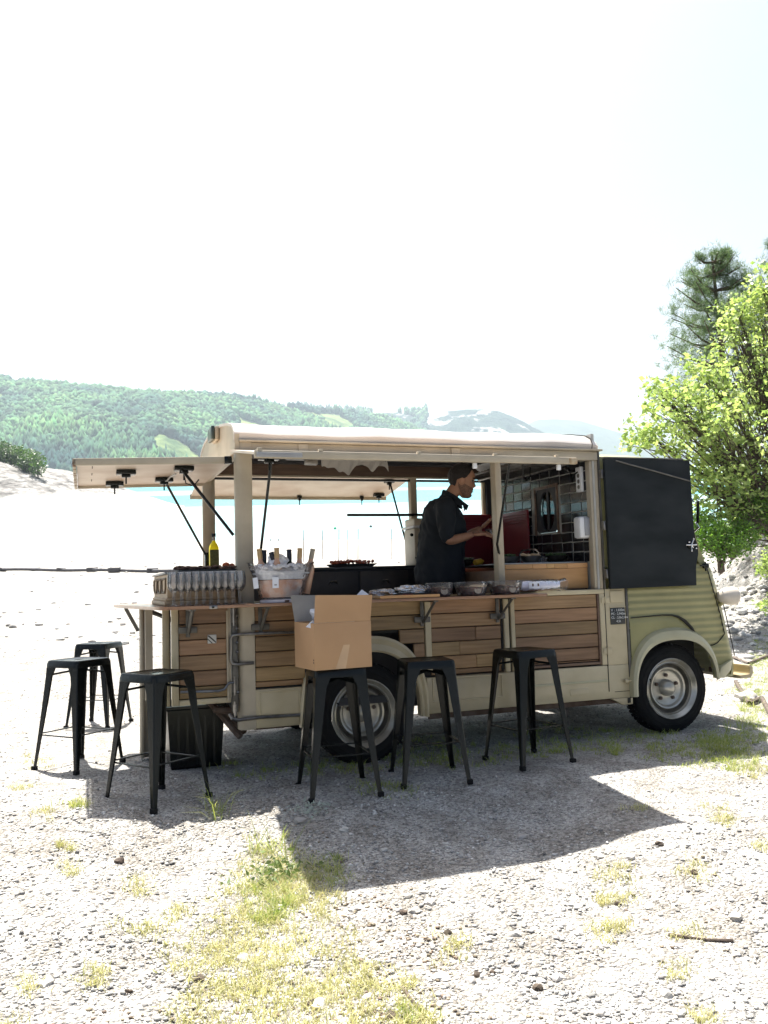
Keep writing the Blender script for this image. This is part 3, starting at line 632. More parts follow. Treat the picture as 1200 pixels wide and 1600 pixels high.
# pine
pinem = leaf_mat('pine_needle', (.055, .09, .05), (.13, .17, .09), (.5, .6, .35))
def pine(base_px, top_px, v, tiers, label):
    b0 = at_px(*base_px, v); t0 = at_px(*top_px, v); t = thing('pine_tree', label, 'tree', Vector(b0), world=True)
    wd = MB(); Hh = t0-b0; wd.tube([(0, 0, 0), Vector(Hh*.5)+Vector((.1, 0, 0)), Vector(Hh)], [.13, .08, .02], 8); C = []
    for (f, ln, cnt) in tiers:
        for q in range(cnt):
            a = random.random()*6.28; st = Hh*f; e = st+np.array([math.cos(a)*ln, math.sin(a)*ln, ln*random.uniform(.2, .6)]); m_ = (st+e)/2+np.array([0, 0, -.08])
            wd.tube([Vector(st), Vector(m_), Vector(e)], [.03, .02, .008], 5, cap=False)
            for g in range(int(13*ln)+6):
                s = random.uniform(.3, 1.05); p = st+(e-st)*s+rng.normal(size=3)*.13*ln; C.append(p)
    wd.build('trunk', barkm, t); C = np.array(C); C = np.repeat(C, 34, 0); N = len(C)
    d = rng.normal(size=(N, 3)); d[:, 2] += .5; d /= np.linalg.norm(d, axis=1)[:, None]; w = np.cross(d, rng.normal(size=(N, 3))); w /= np.linalg.norm(w, axis=1)[:, None]
    L = .09+.06*rng.random((N, 1)); A = C+rng.normal(size=(N, 3))*.035
    V = np.stack([A-w*.004, A+w*.004, A+d*L], 1).reshape(-1, 3); F = np.arange(N*3).reshape(-1, 3)
    place(npmesh('crown', V, F, pinem), 'crown', None, t)
pine((1150, 890), (1112, 395), 17.5, [(.5,1.3,9),(.57,1.35,9),(.64,1.1,9),(.70,1.0,9),(.76,.9,9),(.82,.8,10),(.88,.65,10),(.93,.5,9),(.97,.35,7)], 'dark pine tree rising behind the lime green tree')
pine((1270, 900), (1215, 380), 19.5, [(.5,1.6,7),(.6,1.4,7),(.7,1.2,8),(.8,.9,9),(.9,.6,9),(.97,.3,6)], 'second dark pine at the right edge behind the leafy tree')

# haze: one closed box of pale air
M, n, l = nodemat('haze_air'); n.remove(n['Principled BSDF']); pv_ = n.new('ShaderNodeVolumePrincipled'); pv_.inputs['Color'].default_value = (.72, .87, 1, 1)
HAZE_DENSITY = .000105
pv_.inputs['Density'].default_value = HAZE_DENSITY; pv_.inputs['Anisotropy'].default_value = .25; l.new(pv_.outputs[0], n['Material Output'].inputs['Volume'])
o = MB().box(-16000, 16000, -400, 16000, LAKE-12, LAKE+1150).build('haze', M, None, 0, world=True); o.rotation_euler = (0, 0, -YAW); o.visible_shadow = True; tag(o, kind='stuff')
# ------------------------------------------------------------------ the van
T = thing('food_truck', 'cream and olive vintage snack van with raised hatches and plank sides', 'food truck')
WD = 1.81
def se(a, b, cx, cz, t, p=2.5):
    c, s = math.cos(t), math.sin(t); return cx+a*math.copysign(abs(c)**(2/p), c), cz+b*math.copysign(abs(s)**(2/p), s)
# posts
def corner(y0, sg, z0, z1, name, zt=0):
    P = [(-.862, y0+sg*.09), (-.862, y0+sg*.045), (-.85, y0+sg*.015), (-.825, y0), (-.755, y0), (-.755, y0+sg*.07), (-.80, y0+sg*.10)]
    MB().prism([(x, y, z0) for x, y in P], (0, 0, z1-z0)).build(name, cream2, T, 50)
corner(0, 1, .30, 2.2, 'corner_post'); corner(WD, -1, .30, 2.27, 'corner_post')
MB().box(1.055, 1.107, .004, .085, 1.135, 2.128, .006).build('post', cream2, T)
MB().box(1.884, 1.918, .03, .09, 1.135, 2.128, .004).box(1.921, 1.945, .012, .08, 1.135, 2.128, .004).build('post', cream2, T)
MB().box(1.948, 1.962, 0, .08, 1.135, 2.2, .004).build('door_jamb', greyp, T)
MB().box(1.05, 1.112, 1.73, WD-.004, 1.42, 2.2, .005).build('post', cream2, T)
MB().box(1.83, 1.93, 1.73, WD-.004, 1.42, 2.2, .005).build('post', darkm, T)
MB().box(1.80, 1.828, 1.755, WD-.01, 1.86, 2.19, .004).build('window_frame', cream, T)
# headers
MB().box(-.755, 1.945, .002, .06, 2.13, 2.198, .004).build('header_rail', cream2, T)
MB().box(-.84, 1.975, -.03, .02, 2.2, 2.214, .004).build('gutter', cream2, T)
for x in (-.40, .74): MB().box(x-.035, x+.035, -.012, 0, 2.125, 2.196, .004).build('header_bracket', cream2, T)
MB().box(-.755, 1.9, 1.70, 1.718, 2.205, 2.30).build('far_header_board', bwood, T)
MB().box(-.755, 1.83, 1.722, WD-.01, 2.203, 2.215).box(-.755, 1.83, 1.70, 1.72, 2.188, 2.203, .003).build('far_header_rail', cream2, T)
MB().box(-.755, 1.9, 1.74, 1.78, 2.166, 2.184).build('far_track', darkm, T)
# roof shell and gables
sec = [(0,2.215),(-.012,2.255),(.012,2.295),(.09,2.332),(.27,2.372),(.57,2.418),(.9,2.445),(1.2,2.452),(1.5,2.435),(1.7,2.39),(1.79,2.34),(1.815,2.26)]
def roofring(x, k=1.0, drop=0):
    o = [(x, .9+(y-.9)*k, 2.2+(z-2.2)*(1-drop)) for y, z in sec]; i = [(x, .9+(y-.9)*k*.985, 2.2+(z-2.2)*(1-drop)-.018) for y, z in sec]
    return o+i[::-1]
xs_ = [-.875]+list(np.linspace(-.8, 1.86, 26))+[1.90, 1.93, 1.948, 1.957]
rings = []
for x in xs_:
    k = 0 if x < 1.87 else (x-1.86)/.1
    dz = .004*math.sin(x*5)+.003*math.sin(x*13)
    rr_ = roofring(x, 1-.02*k**3, .30*k**3); rings.append([(a, b_, c+dz*(b_ < 1.8)) for a, b_, c in rr_])
MB().loft(rings).build('roof', roofm, T, 40)
gp = [(y, z-.004) for y, z in sec]
MB().prism([(-.868, y, z) for y, z in gp]+[(-.868, 1.8, 2.2), (-.868, .01, 2.13)][0:2], (.03, 0, 0)).build('rear_gable', cream2, T)
MB().prism([(1.935, .9+(y-.9)*.97, 2.2+(z-2.2)*.7) for y, z in gp], (.012, 0, 0)).build('front_gable', cream2, T)
MB().box(-.866, -.80, .09, 1.72, 2.135, 2.20, .004).build('rear_header', cream2, T)
MB().tube([(1.895, y, z+.004) for y, z in sec], .004, 5).build('roof_seam', seam, T)
lamp = MB().box(-.90, -.872, .66, .86, 2.325, 2.43, .008).build('rear_lamp', cream2, T)
MB().box(-.93, -.902, .67, .87, 2.33, 2.435, .01).build('lamp_lens', pbr('dark_green_lens', (.05, .07, .06), .3), lamp)
# floor, chassis, axles
MB().box(-.85, 2.1, .06, WD-.06, .40, .45).box(-.84, 3.0, .45, .55, .30, .398).box(-.84, 3.0, 1.25, 1.35, .30, .398).build('chassis', darkm, T)
MB().box(2.12, 3.08, .30, 1.50, .42, .44).build('cab_floor', darkm, T); MB().box(.48, 2.12, .045, .06, .26, .40).build('underpanel', rust, T); MB().box(-.75, -.5, .10, .12, .28, .42).build('underpanel', rust, T)
MB().tube([(0, .2, .33), (0, 1.6, .33)], .05, 10).build('axle', rust, T); MB().tube([(2.53, .2, .33), (2.53, 1.6, .33)], .04, 10).build('axle', rust, T)
MB().box(-.42, .44, .24, .26, .30, 1.0).box(-.42, .44, .05, .26, .96, .98).build('wheel_well', darkm, T); MB().box(2.12, 2.95, .26, .28, .30, .80).build('wheel_well', darkm, T)
for (a, b_) in (((-1.02, .35, .47), (-.84, .12, .24)), ((-.97, .55, .46), (-.80, .2, .26)), ((-1.0, .2, .42), (-.80, .12, .40))):
    MB().tube([a, b_], .022, 8).build('rear_brace', rust, T)
MB().tube([(-.93, 1.0, .33), (-.6, 1.0, .33)], .03, 8).box(-1.0, -.88, .5, .9, .36, .42).build('tow_frame', rust, T)
# near side below the counter
MB().box(-.755, 1.945, -.006, .05, 1.10, 1.134, .005).build('belt_rail', cream, T)
arcO = lambda t: se(.462, .54, 0, .33, t); arcI = lambda t: se(.40, .43, 0, .33, t)
def arcx(z):
    k = (z-.33)/.535
    return 0 if k >= 1 else (.455 if k <= 0 else .457*(1-k**2.5)**.4)
# planks, one object each
pl_sh = {}
panel = MB().box(-.755, -.44, .034, .05, .56, 1.10).box(.44, 1.885, .034, .05, .56, 1.10).box(-.44, .44, .034, .05, .88, 1.10).build('side_backing', seam, T)
zb_ = [.605, .70, .80, .90, 1.0, 1.10]
def plank(x0, x1, z0, z1, y=0.0):
    if x1-x0 < .02: return
    MB().box(x0, x1, y+.004+random.random()*.004, y+.03, z0+.003, z1-.003, .003, 1).build('plank', woodm, panel)
for z0, z1 in zip(zb_, zb_[1:]):
    zm = z0+.01; a = arcx(z0+.005)
    if a > .05: plank(-.75, -a, z0, z1); plank(a, .452, z0, z1)
    else:
        c = random.choice([.05, .2, -.3]); plank(-.75, c, z0, z1); plank(c+.002, .452, z0, z1)
    c = random.choice([.72, .85, .60]) if z0 < .85 else 1.06
    plank(.505, min(c, 1.052), z0, z1); plank(c+.002, 1.052, z0, z1)
    plank(1.17, 1.872, z0, z1)
plank(-.75, -.40, .566, .605, .012); plank(.505, 1.052, .566, .605, .012); plank(1.17, 1.872, .59, .605, .01)
MB().box(.456, .502, -.008, .03, .60, 1.10, .004).build('divider', cream, T)
MB().box(1.056, 1.074, .01, .03, .58, 1.10).box(1.118, 1.132, .012, .03, .44, 1.10).build('door_gap', seam, T)
MB().box(1.076, 1.116, -.006, .03, .56, 1.10, .004).build('door_edge', cream, T); MB().box(1.134, 1.166, -.006, .03, .56, 1.10, .004).build('door_edge', cream, T)
MB().box(1.874, 1.892, -.002, .03, .565, 1.10, .003).box(1.168, 1.874, -.002, .03, .568, .588, .003).build('panel_frame', bwood, T)
MB().box(1.894, 1.938, -.006, .03, .56, 1.10, .004).build('door_edge', cream, T)
# skirt with pressed panels
S0_ = MB().box(-.755, -.44, -.004, .04, .305, .556, .006).build('skirt', cream, T); SK = MB().box(.455, 2.125, -.004, .04, .305, .556, .006).build('skirt', cream, T)
for x0, x1, z0, z1 in ((-.735, -.455, .375, .545), (.495, 1.045, .38, .552)):
    MB().box(x0, x1, -.011, -.003, z1-.012, z1, .003).box(x0, x1, -.011, -.003, z0, z0+.012, .003).box(x0, x0+.012, -.011, -.003, z0+.012, z1-.012, .003).box(x1-.012, x1, -.011, -.003, z0+.012, z1-.012, .003).build('pressed_frame', cream, SK)
MB().box(1.14, 1.93, -.010, -.003, .435, .452, .003).build('pressed_frame', flarem, SK)
MB().box(1.60, 1.76, -.008, -.003, .35, .40, .002).build('pressed_frame', cream, SK)
MB().box(1.936, 1.942, -.007, .03, .36, 1.134).box(1.99, 2.12, -.0065, .02, .352, .356).build('seam_line', seam, T)
MB().box(2.126, 2.146, -.010, .03, .30, 1.134, .003).build('rubber_strip', greyp, T)
MB().box(1.943, 2.124, -.004, .04, .556, 1.134, .005).build('front_pillar', cream, T)
MB().box(1.985, 2.10, -.014, -.003, 1.03, 1.12, .02).build('pillar_boss', cream, T)
MB().prism([(1.96, 0, .304), (2.15, 0, .304), (2.15, 0, .25), (2.06, 0, .25)], (0, .05, 0), .004).build('jacking_point', cream, T)
MB().box(2.10, 2.128, -.006, .0, .262, .30, .003).build('jack_socket', seam, T)
for x, z in ((1.94, .665), (1.94, 1.05)):
    h = MB().box(x-.035, x+.04, -.014, -.004, z-.022, z+.022, .004).tube([(x, -.016, z-.03), (x, -.016, z+.03)], .007, 8).build('hinge', cream, T)
MB().tube([(2.07, -.02, .43), (2.15, -.02, .43)], .008, 8).ball((2.085, -.02, .43), .02, 1).build('bonnet_catch', cream, T)
# data plate
dp = MB().box(1.982, 2.112, -.012, -.003, .862, .99, .002).build('data_plate', pbr('plate_black', (.03, .035, .035), .5), T)
MB().box(1.978, 2.12, -.011, -.004, .99, 1.0, .002).build('plate_edge', cream, T)
def text(body, size, loc, mat, parent, name='lettering', rx=math.pi/2, rz=0, align='LEFT', spx=1, world_rot=None):
    cu = bpy.data.curves.new('t', 'FONT'); cu.body = body; cu.size = size; cu.align_x = align; cu.extrude = .0006
    o = bpy.data.objects.new('t', cu); COL.objects.link(o); dg = bpy.context.evaluated_depsgraph_get(); me = bpy.data.meshes.new_from_object(o.evaluated_get(dg))
    bpy.data.objects.remove(o); bpy.data.curves.remove(cu)
    me.transform(Matrix.Translation(loc) @ (world_rot or Euler((rx, 0, rz)).to_matrix().to_4x4()) @ Matrix.Scale(spx, 4, (1, 0, 0))); me.materials.clear()
    return place(me, name, mat, parent)
letter = pbr('white_lettering', (.75, .76, .74), .6)
for i, s_ in enumerate(('V  : 1,820m', 'PC : 2,943m', 'CL : 2,0x2,4m', '      4,5t')):
    text(s_, .026, (1.986, -.0130, .962-.028*i), letter, dp)
# wheel arch ring
N_ = 40; rg = []
for i in range(N_+1):
    t = -.04+(math.pi+.08)*i/N_; xo, zo = arcO(t); xi, zi = arcI(t); xm, zm = (xo+xi)/2, (zo+zi)/2
    rg.append([(xo, .02, zo), (xo, -.018, zo), (xo*.965, -.024, .33+(zo-.33)*.965), (xm, -.012, zm), (xi*1.03, -.022, .33+(zi-.33)*1.03), (xi, -.012, zi), (xi, .05, zi), (xm, .05, zm)])
MB().loft(rg).build('rear_wheel_arch', cream, T, 30)
# wheels
def wheel(x, y0, sg):
    ax = (0, -sg, 0); o = (x, y0, .34)     # y0: outer face; sg=+1 near side
    ty = MB().lathe((x, y0+sg*.17, .34), [(.235, 0), (.30, .0), (.332, .012), (.341, .03), (.343, .085), (.341, .14), (.33, .156), (.30, .168), (.262, .172), (.238, .165), (.232, .15)], 56, ax, cap=(False, False)).build('tyre', rubber, T, 40)
    for k in (.28, .315):
        MB().lathe((x, y0+sg*.17, .34), [(k-.002, .170 if k < .3 else .161), (k, .1735 if k < .3 else .1665), (k+.002, .170 if k < .3 else .161)], 56, ax, cap=(False, False)).build('tyre_ridge', rubber, ty)
    m = MB()
    for i in range(60):
        a = 2*math.pi*i/60
        for yy in (.035, .075, .115):
            q = a+(.05 if yy == .075 else 0); cx_, cz_ = x+.345*math.cos(q), .34+.345*math.sin(q)
            mm = MB(Matrix.Translation((cx_, y0+sg*(.17-yy), cz_)) @ Matrix.Rotation(-q, 4, 'Y'))
            mm.box(-.005, .005, -.014, .014, -.011, .011)
            me_ = bpy.data.meshes.new('x'); mm.bm.to_mesh(me_); m.bm.from_mesh(me_); bpy.data.meshes.remove(me_); mm.bm.free()
    o_ = m.build('tread_blocks', rubber, ty, 0); o_['kind'] = 'stuff'
    rim = MB().lathe((x, y0+sg*.17, .34), [(.20, .03), (.232, .166), (.236, .172), (.230, .176), (.222, .170), (.212, .150), (.205, .145), (.196, .148), (.186, .120), (.176, .105), (.168, .104), (.163, .118), (.160, .122), (.148, .118), (.135, .098), (.12, .092), (.06, .092), (.0, .092)], 48, ax).build('rim', rimm, T, 30)
    MB().lathe((x, y0+sg*.17, .34), [(.066, .09), (.064, .118), (.055, .138), (.035, .152), (.012, .156), (.0, .156)], 28, ax).build('hub_cap', rimm, rim, 40)
    MB().lathe((x, y0+sg*.17, .34), [(.1995, .1475), (.1985, .1500), (.1860, .1225), (.1755, .1075), (.1685, .1065), (.1680, .1040), (.1760, .1040)], 48, ax, cap=(False, False)).build('rim_channel', pbr('channel_brown', (.10, .09, .07), .6, .3, col2=(.05, .045, .035), scale=12), rim, 30)  # darker brown ring along the recessed channel of the rim
    for i in range(5):
        a = 2*math.pi*(i/5)+.3; MB().lathe((x+.097*math.cos(a), y0+sg*.17, .34+.097*math.sin(a)), [(.015, .09), (.014, .108), (.008, .112), (0, .112)], 6, ax).build('wheel_nut', rust, rim)
    MB().tube([(x-.155, y0+sg*.06, .40), (x-.185, y0+sg*.02, .42)], .006, 6).build('tyre_valve', blackp, rim)
wheel(0, .03, 1); wheel(2.53, .02, 1); wheel(0, WD-.03, -1); wheel(2.53, WD-.02, -1)

# ---- cab
zs = np.arange(.40, 1.3101, .01)
xsd = lambda z: float(np.interp(z, [.40, .53, .744, .9, 1.261, 1.31], [3.075, 3.085, 3.045, 3.012, 2.912, 2.885]))
xfr = lambda z: float(np.interp(z, [.40, .5, .6, .89, 1.117, 1.27, 1.31], [3.19, 3.20, 3.178, 3.125, 3.075, 3.03, 2.99]))
seamz = lambda x: float(np.interp(x, [2.13, 2.45, 2.582, 2.70, 2.771, 2.86], [.906, .915, .906, .83, .726, .55]))
def rib(z): return .5-.5*math.cos(2*math.pi*(z-.40)/.053)
bm = bmesh.new(); grid = []
fx = np.linspace(0, 1, 52)
for z in zs:
    row = []; a, f = xsd(z), xfr(z)
    for q in fx:
        x = 2.15+(a-2.15)*q; am = .006 if z > seamz(x)+.03 else 0; am *= 1.6
        bul = -.012*float(ss(-.02, .05, seamz(x)-z))*(x < 2.86)
        row.append((x, bul-am*rib(z)+.012*float(ss(1.22, 1.31, z)), z))
    for (k, y) in ((.35, .012), (.65, .045), (.88, .10), (1.0, .18)): row.append((a+(f-a)*k, y, z))
    for q in np.linspace(.26, WD-.26, 8): row.append((f+.015*math.sin((q-.26)/(WD-.52)*math.pi)+.006*rib(z), q, z))
    for (k, y) in ((1.0, .18), (.88, .10), (.65, .045), (.35, .012)): row.append((a+(f-a)*k, WD-y, z))
    for q in fx[::-1][::4]: row.append((2.15+(a-2.15)*q, WD, z))
    grid.append([bm.verts.new(p) for p in row])
ina = lambda x, z: (abs((x-2.535)/.385)**2.5+abs(max(z-.33, 0)/.43)**2.5) < 1
for r0, r1 in zip(grid, grid[1:]):
    for j in range(len(r0)-1):
        c = (r0[j].co+r1[j+1].co)/2
        if ina(c.x, c.z) and c.x < 2.95 and (c.y < .02 or c.y > WD-.02): continue
        bm.faces.new((r0[j], r0[j+1], r1[j+1], r1[j]))
bm.normal_update()
mm = MB(); mm.bm.free(); mm.bm = bm
mm.build('cab_body', olive, T, 60)
MB().prism([(2.15, .02, 1.31), (xsd(1.31), .02, 1.31), (xfr(1.31)-.02, .16, 1.31), (xfr(1.31), .9, 1.31), (xfr(1.31)-.02, WD-.16, 1.31), (xsd(1.31), WD-.02, 1.31), (2.15, WD-.02, 1.31)], (0, 0, -.012)).build('scuttle', olive, T)
for sd in (0, 1):
    y = .03 if not sd else WD-.03
    MB().loft([[(x+dx, y+dy, z) for dx, dy in ((-.03, -.015), (.03, -.015), (.03, .03), (-.03, .03))] for x, z in ((2.885, 1.305), (2.78, 1.60), (2.70, 1.85), (2.60, 2.12))]).build('windscreen_pillar', olive, T)
    MB().box(1.965, 2.20, y-.02, y+.02, 1.31, 2.14, .01).box(2.20, 2.60, y-.02, y+.02, 2.06, 2.14, .01).build('cab_side_frame', olive, T)
MB().loft([[(x, y, z) for y, z in ((.02, 2.13), (.02, 2.16), (.15, 2.2+k), (.9, 2.24+k), (1.66, 2.2+k), (1.79, 2.16), (1.79, 2.13), (.9, 2.17+k))] for x, k in ((1.955, 0), (2.3, .0), (2.52, -.02), (2.62, -.05))]).build('cab_roof', olive, T, 40)
wg = thin('windscreen_glass', (.9, .95, .94), .02, .4, .0)
MB().prism([(2.875, .06, 1.31), (2.875, WD-.06, 1.31), (2.60, WD-.06, 2.13), (2.60, .06, 2.13)], (.006, 0, .002)).build('windscreen', wg, T)
# seams of the cab side
MB().tube([(2.16, -.014, .906), (2.45, -.014, .916), (2.54, -.014, .912), (2.60, -.014, .896), (2.66, -.014, .86), (2.72, -.013, .805), (2.771, -.012, .726)], [.004, .005, .006, .010, .014, .012, .005], 8).build('fender_crease', seam, T)
MB().tube([(2.9, .0, 1.295), (2.912, -.008, 1.261), (3.01, -.008, .9), (3.041, -.008, .744), (3.02, -.009, .722), (2.965, -.009, .675), (2.925, -.009, .66), (2.844, -.009, .656)], .0045, 6).build('door_seam', seam, T)
MB().tube([(3.055, .03, 1.10), (3.115, .03, .8), (3.16, .03, .56)], .004, 6).tube([(2.99, .012, 1.28), (3.02, .02, 1.24)], .004, 6).build('nose_seam', seam, T)
dh = MB().box(2.865, 2.915, -.03, -.0, 1.272, 1.312, .008).tube([(2.82, -.035, 1.294), (2.88, -.035, 1.294)], .006, 8).tube([(2.885, -.02, 1.25), (2.885, -.02, 1.325)], .007, 8).build('door_handle', blackp, T)
# front wing flare
rg = []
for i in range(49):
    t = .10+(math.pi-.08)*i/48
    xo, zo = se(.415, .485, 2.535, .33, t); xi, zi = se(.372, .392, 2.535, .33, t); xm, zm = (xo+xi)/2, (zo+zi)/2
    rg.append([(xo, .01, zo), (xo, -.012, zo), (xm+(xo-xm)*.55, -.048, zm+(zo-zm)*.55), (xm-(xo-xm)*.25, -.062, zm-(zo-zm)*.25), (xi, -.058, zi), (xi, -.045, zi), (xm, -.03, zm), (xm, .02, zm)])
MB().loft(rg).build('front_wing', flarem, T, 30)
MB().prism([(2.915, -.055, .405), (2.985, -.045, .40), (3.075, -.02, .455), (3.105, -.01, .535), (3.06, -.03, .525), (2.955, -.05, .485)], (0, .06, 0), .006).build('wing_tip', flarem, T)
MB().prism([(3.075, -.015, .42), (3.10, -.01, .53), (3.2, .12, .53), (3.19, .12, .42)], (0, .04, .0)).build('front_valance', olive, T)
# bumper: open channel
bmp = MB().loft([[(3.215+dx, y, .43+dz) for dx, dz in ((-.02, -.055), (.085, -.055), (.11, -.02), (.11, .03), (.09, .05), (.075, .045), (.085, .02), (.075, -.025), (-.02, -.03))] for y in (.02, WD-.02)], caps=True).build('bumper', cream, T)
for y in (.25, 1.5): MB().box(3.12, 3.22, y, y+.05, .41, .45).build('bumper_iron', rust, bmp)
hl = MB().lathe((2.995, -.03, 1.045), [(.0, -.01), (.026, -.004), (.048, .014), (.062, .04), (.071, .075), (.074, .105), (.073, .125), (.075, .132), (.070, .148), (.05, .158), (0, .162)], 32, (1, 0, 0)).build('headlight', pbr('headlight_paint', (.55, .5, .43), .3, col2=(.5, .45, .38), coat=.3), T, 40)
MB().tube([(3.02, .02, .97), (3.04, -.02, 1.0)], .018, 8).build('headlight_stalk', olive, hl)
mi = MB(Matrix.Translation((2.80, -.07, 1.72)) @ Matrix.Rotation(R(5), 4, 'Y')).box(-.007, .007, -.012, .012, -.09, .09, .005).build('wing_mirror', blackp, T)
MB().tube([(2.70, .02, 1.85), (2.76, -.03, 1.86), (2.785, -.05, 1.80)], .007, 6).tube([(2.80, .02, 1.55), (2.82, -.05, 1.60), (2.79, -.05, 1.64)], .007, 6).build('mirror_arm', chrome, mi)
# chalkboard hatch folded against the cab
cb = [(1.962, 1.133), (2.752, 1.139), (2.757, 1.30), (2.772, 1.33), (2.788, 1.39), (2.786, 1.45), (2.768, 1.51), (2.759, 1.58), (2.755, 2.137), (1.962, 2.137)]
hb = MB().prism([(x, -.035, z) for x, z in cb], (0, -.028, 0), .002).build('chalkboard_hatch', board, T, 20)
MB().box(1.962, 2.70, -.062, -.03, 2.140, 2.150, .002).build('hatch_top_edge', greyp, hb)
MB().tube([(2.06, -.072, 2.118), (2.40, -.072, 2.045), (2.74, -.072, 1.968)], .006, 7).build('hatch_stay', greyp, hb)
kn = MB().ball((2.70, -.075, 1.455), .028, 2, (1, .6, 1)).build('hatch_latch', blackp, hb)
for a, b_ in (((2.655, 1.458), (2.745, 1.458)), ((2.70, 1.41), (2.70, 1.46)), ((2.70, 1.458), (2.722, 1.50)), ((2.70, 1.458), (2.715, 1.435))):
    MB().tube([(a[0], -.095, a[1]), (b_[0], -.095, b_[1])], .004, 6).build('latch_bar', chrome, hb)
for x, z in ((2.655, 1.458), (2.745, 1.458), (2.70, 1.41), (2.725, 1.505), (2.68, 1.48), (2.745, 1.43)): MB().ball((x, -.095, z), .007, 1).build('latch_knob', chrome, hb)
for z in (1.25, 1.62, 2.02): MB().box(1.946, 1.968, -.04, .0, z-.035, z+.035, .004).build('hatch_hinge', steel, hb)
# near hatch raised over the counter
A0, A1 = Vector((0, -.01, 2.128)), Vector((0, -1.0, 1.962))
aw = MB().prism([(-.9, A0.y, A0.z), (1.115, A0.y, A0.z), (1.115, A1.y, A1.z), (-.93, A1.y, A1.z)], (0, 0, .016)).build('raised_hatch', under, T)
MB().box(-.93, 1.115, -1.022, -.998, 1.940, 1.984, .005).build('hatch_edge', cream2, aw)
MB().box(-.925, 1.11, -.99, -.02, 2.0, 2.008).build('x', cream2, aw) if 0 else None
MB().box(-.92, -.66, -1.030, -1.0225, 1.944, 1.972, .003).build('hatch_edge_cover', pbr('grey_plastic', (.33, .33, .33), .5), aw)
MB().box(1.06, 1.118, -1.026, -1.0, 1.942, 1.978, .004).build('hatch_edge_cap', pbr('rusted_end', (.33, .22, .12), .6, col2=(.45, .38, .26), scale=40), aw)
for x in (-.90, -.55, .05, .55, .98): MB().box(x-.012, x+.012, -1.02, -.995, 1.984, 1.998, .002).build('hatch_bolt', cream2, aw)
for x in (.42, 1.0): MB().box(x-.012, x+.012, -1.0, -.98, 1.905, 1.94, .003).build('hatch_hook', white, aw)
def latch(x, y, z, par, s=1, thin=False):
    p = MB().box(x-.065*s, x+.065*s, y-.045*s, y+.045*s, z-.03, z, .004).build('latch_plate', blackp, par)
    MB().box(x-.03*s, x+.03*s, y-.02, y+.02, z-.05, z-.03, .004).tube([(x, y, z-.05), (x, y, z-.095)], .006, 6).build('latch_pin', blackp, par)
latch(-.72, -.40, 2.052, aw); MB().box(-.62, -.45, -.47, -.42, 2.02, 2.036, .003).box(-.5, -.42, -.46, -.42, 1.99, 2.02, .003).build('latch_plate', steel, aw)
MB().tube([(-.70, -.38, 2.04), (-.716, -.03, 1.43)], .0095, 8).build('gas_strut', blackp, aw)
MB().tube([(.99, -.36, 2.045), (1.039, -.02, 1.491), (1.075, .02, 1.40)], .0095, 8).build('gas_strut', blackp, aw)
# rear hatch
rh = MB().box(-1.865, -.89, .075, 1.35, 2.083, 2.10).build('rear_hatch', under, T)
rh.data.transform(Matrix.Translation((-.88, 0, 2.09)) @ Matrix.Rotation(R(-1.9), 4, 'Y') @ Matrix.Translation((.88, 0, -2.09)))
HR = Matrix.Translation((-.88, 0, 2.09)) @ Matrix.Rotation(R(-1.9), 4, 'Y') @ Matrix.Translation((.88, 0, -2.09))
MB(HR).box(-1.885, -.93, .045, .07, 2.062, 2.108, .004).build('hatch_edge', cream2, rh); MB(HR).box(-1.89, -1.868, .045, 1.37, 2.06, 2.106, .004).build('hatch_edge', pbr('scuffed_edge', (.42, .37, .28), .6, col2=(.16, .09, .05), scale=18, lo=.42, hi=.5), rh)
MB(HR).box(-.93, -.88, .04, .08, 2.06, 2.11, .004).build('hatch_edge_cap', blackp, rh); MB(HR).box(-1.865, -.9, 1.35, 1.37, 2.062, 2.106, .004).build('hatch_edge', cream2, rh)
for x, y in ((-1.60, 1.10), (-1.545, .45), (-1.25, .92), (-1.17, .30)):
    z = 2.083-(-.88-x)*math.tan(R(1.9)); latch(x, y, z-.004, rh, 1.0)
MB().tube([(-1.19, .24, 2.04), (-.875, .07, 1.58)], .011, 8).build('gas_strut', blackp, rh); MB().tube([(-1.235, .93, 2.03), (-.845, 1.66, 1.50)], .010, 8).build('gas_strut', blackp, rh)
MB().box(-.86, -.81, 1.62, 1.70, 1.40, 1.53, .008).build('strut_mount', blackp, rh)
MB().tube([(-1.17, .33, 2.03), (-1.15, .36, 1.96), (-1.10, .34, 1.94), (-1.07, .3, 1.98)], .005, 6).build('safety_chain', blackp, rh)
MB().tube([(-1.25, .95, 2.05), (-1.24, .8, 2.03), (-1.22, .75, 2.055), (-1.2, .55, 2.05)], .006, 6).build('safety_chain', steel, rh)
for y in (.25, .6, .95): MB(HR).box(-1.77, -1.765, y, y+.08, 2.078, 2.083).build('scratch', rust, rh)
# far hatch
fh = MB().prism([(-.85, 1.82, 2.235), (1.13, 1.82, 2.235), (1.13, 2.66, 2.115), (-.85, 2.66, 2.115)], (0, 0, .018)).build('far_hatch', under, T)
MB().box(-.86, 1.14, 2.66, 2.685, 2.085, 2.135, .004).build('hatch_edge', cream2, fh)
latch(1.0, 2.5, 2.135, fh, .8); latch(.93, 1.98, 2.21, fh, .7); latch(.2, 2.6, 2.12, fh, .35); latch(-.35, 2.6, 2.12, fh, .35); latch(.85, 2.6, 2.12, fh, .3)
MB().tube([(.94, 1.99, 2.19), (1.04, 1.80, 1.50)], .0095, 8).build('gas_strut', blackp, fh); MB().tube([(-.76, 1.99, 2.19), (-.76, 1.80, 1.45)], .0095, 8).build('gas_strut', blackp, fh)
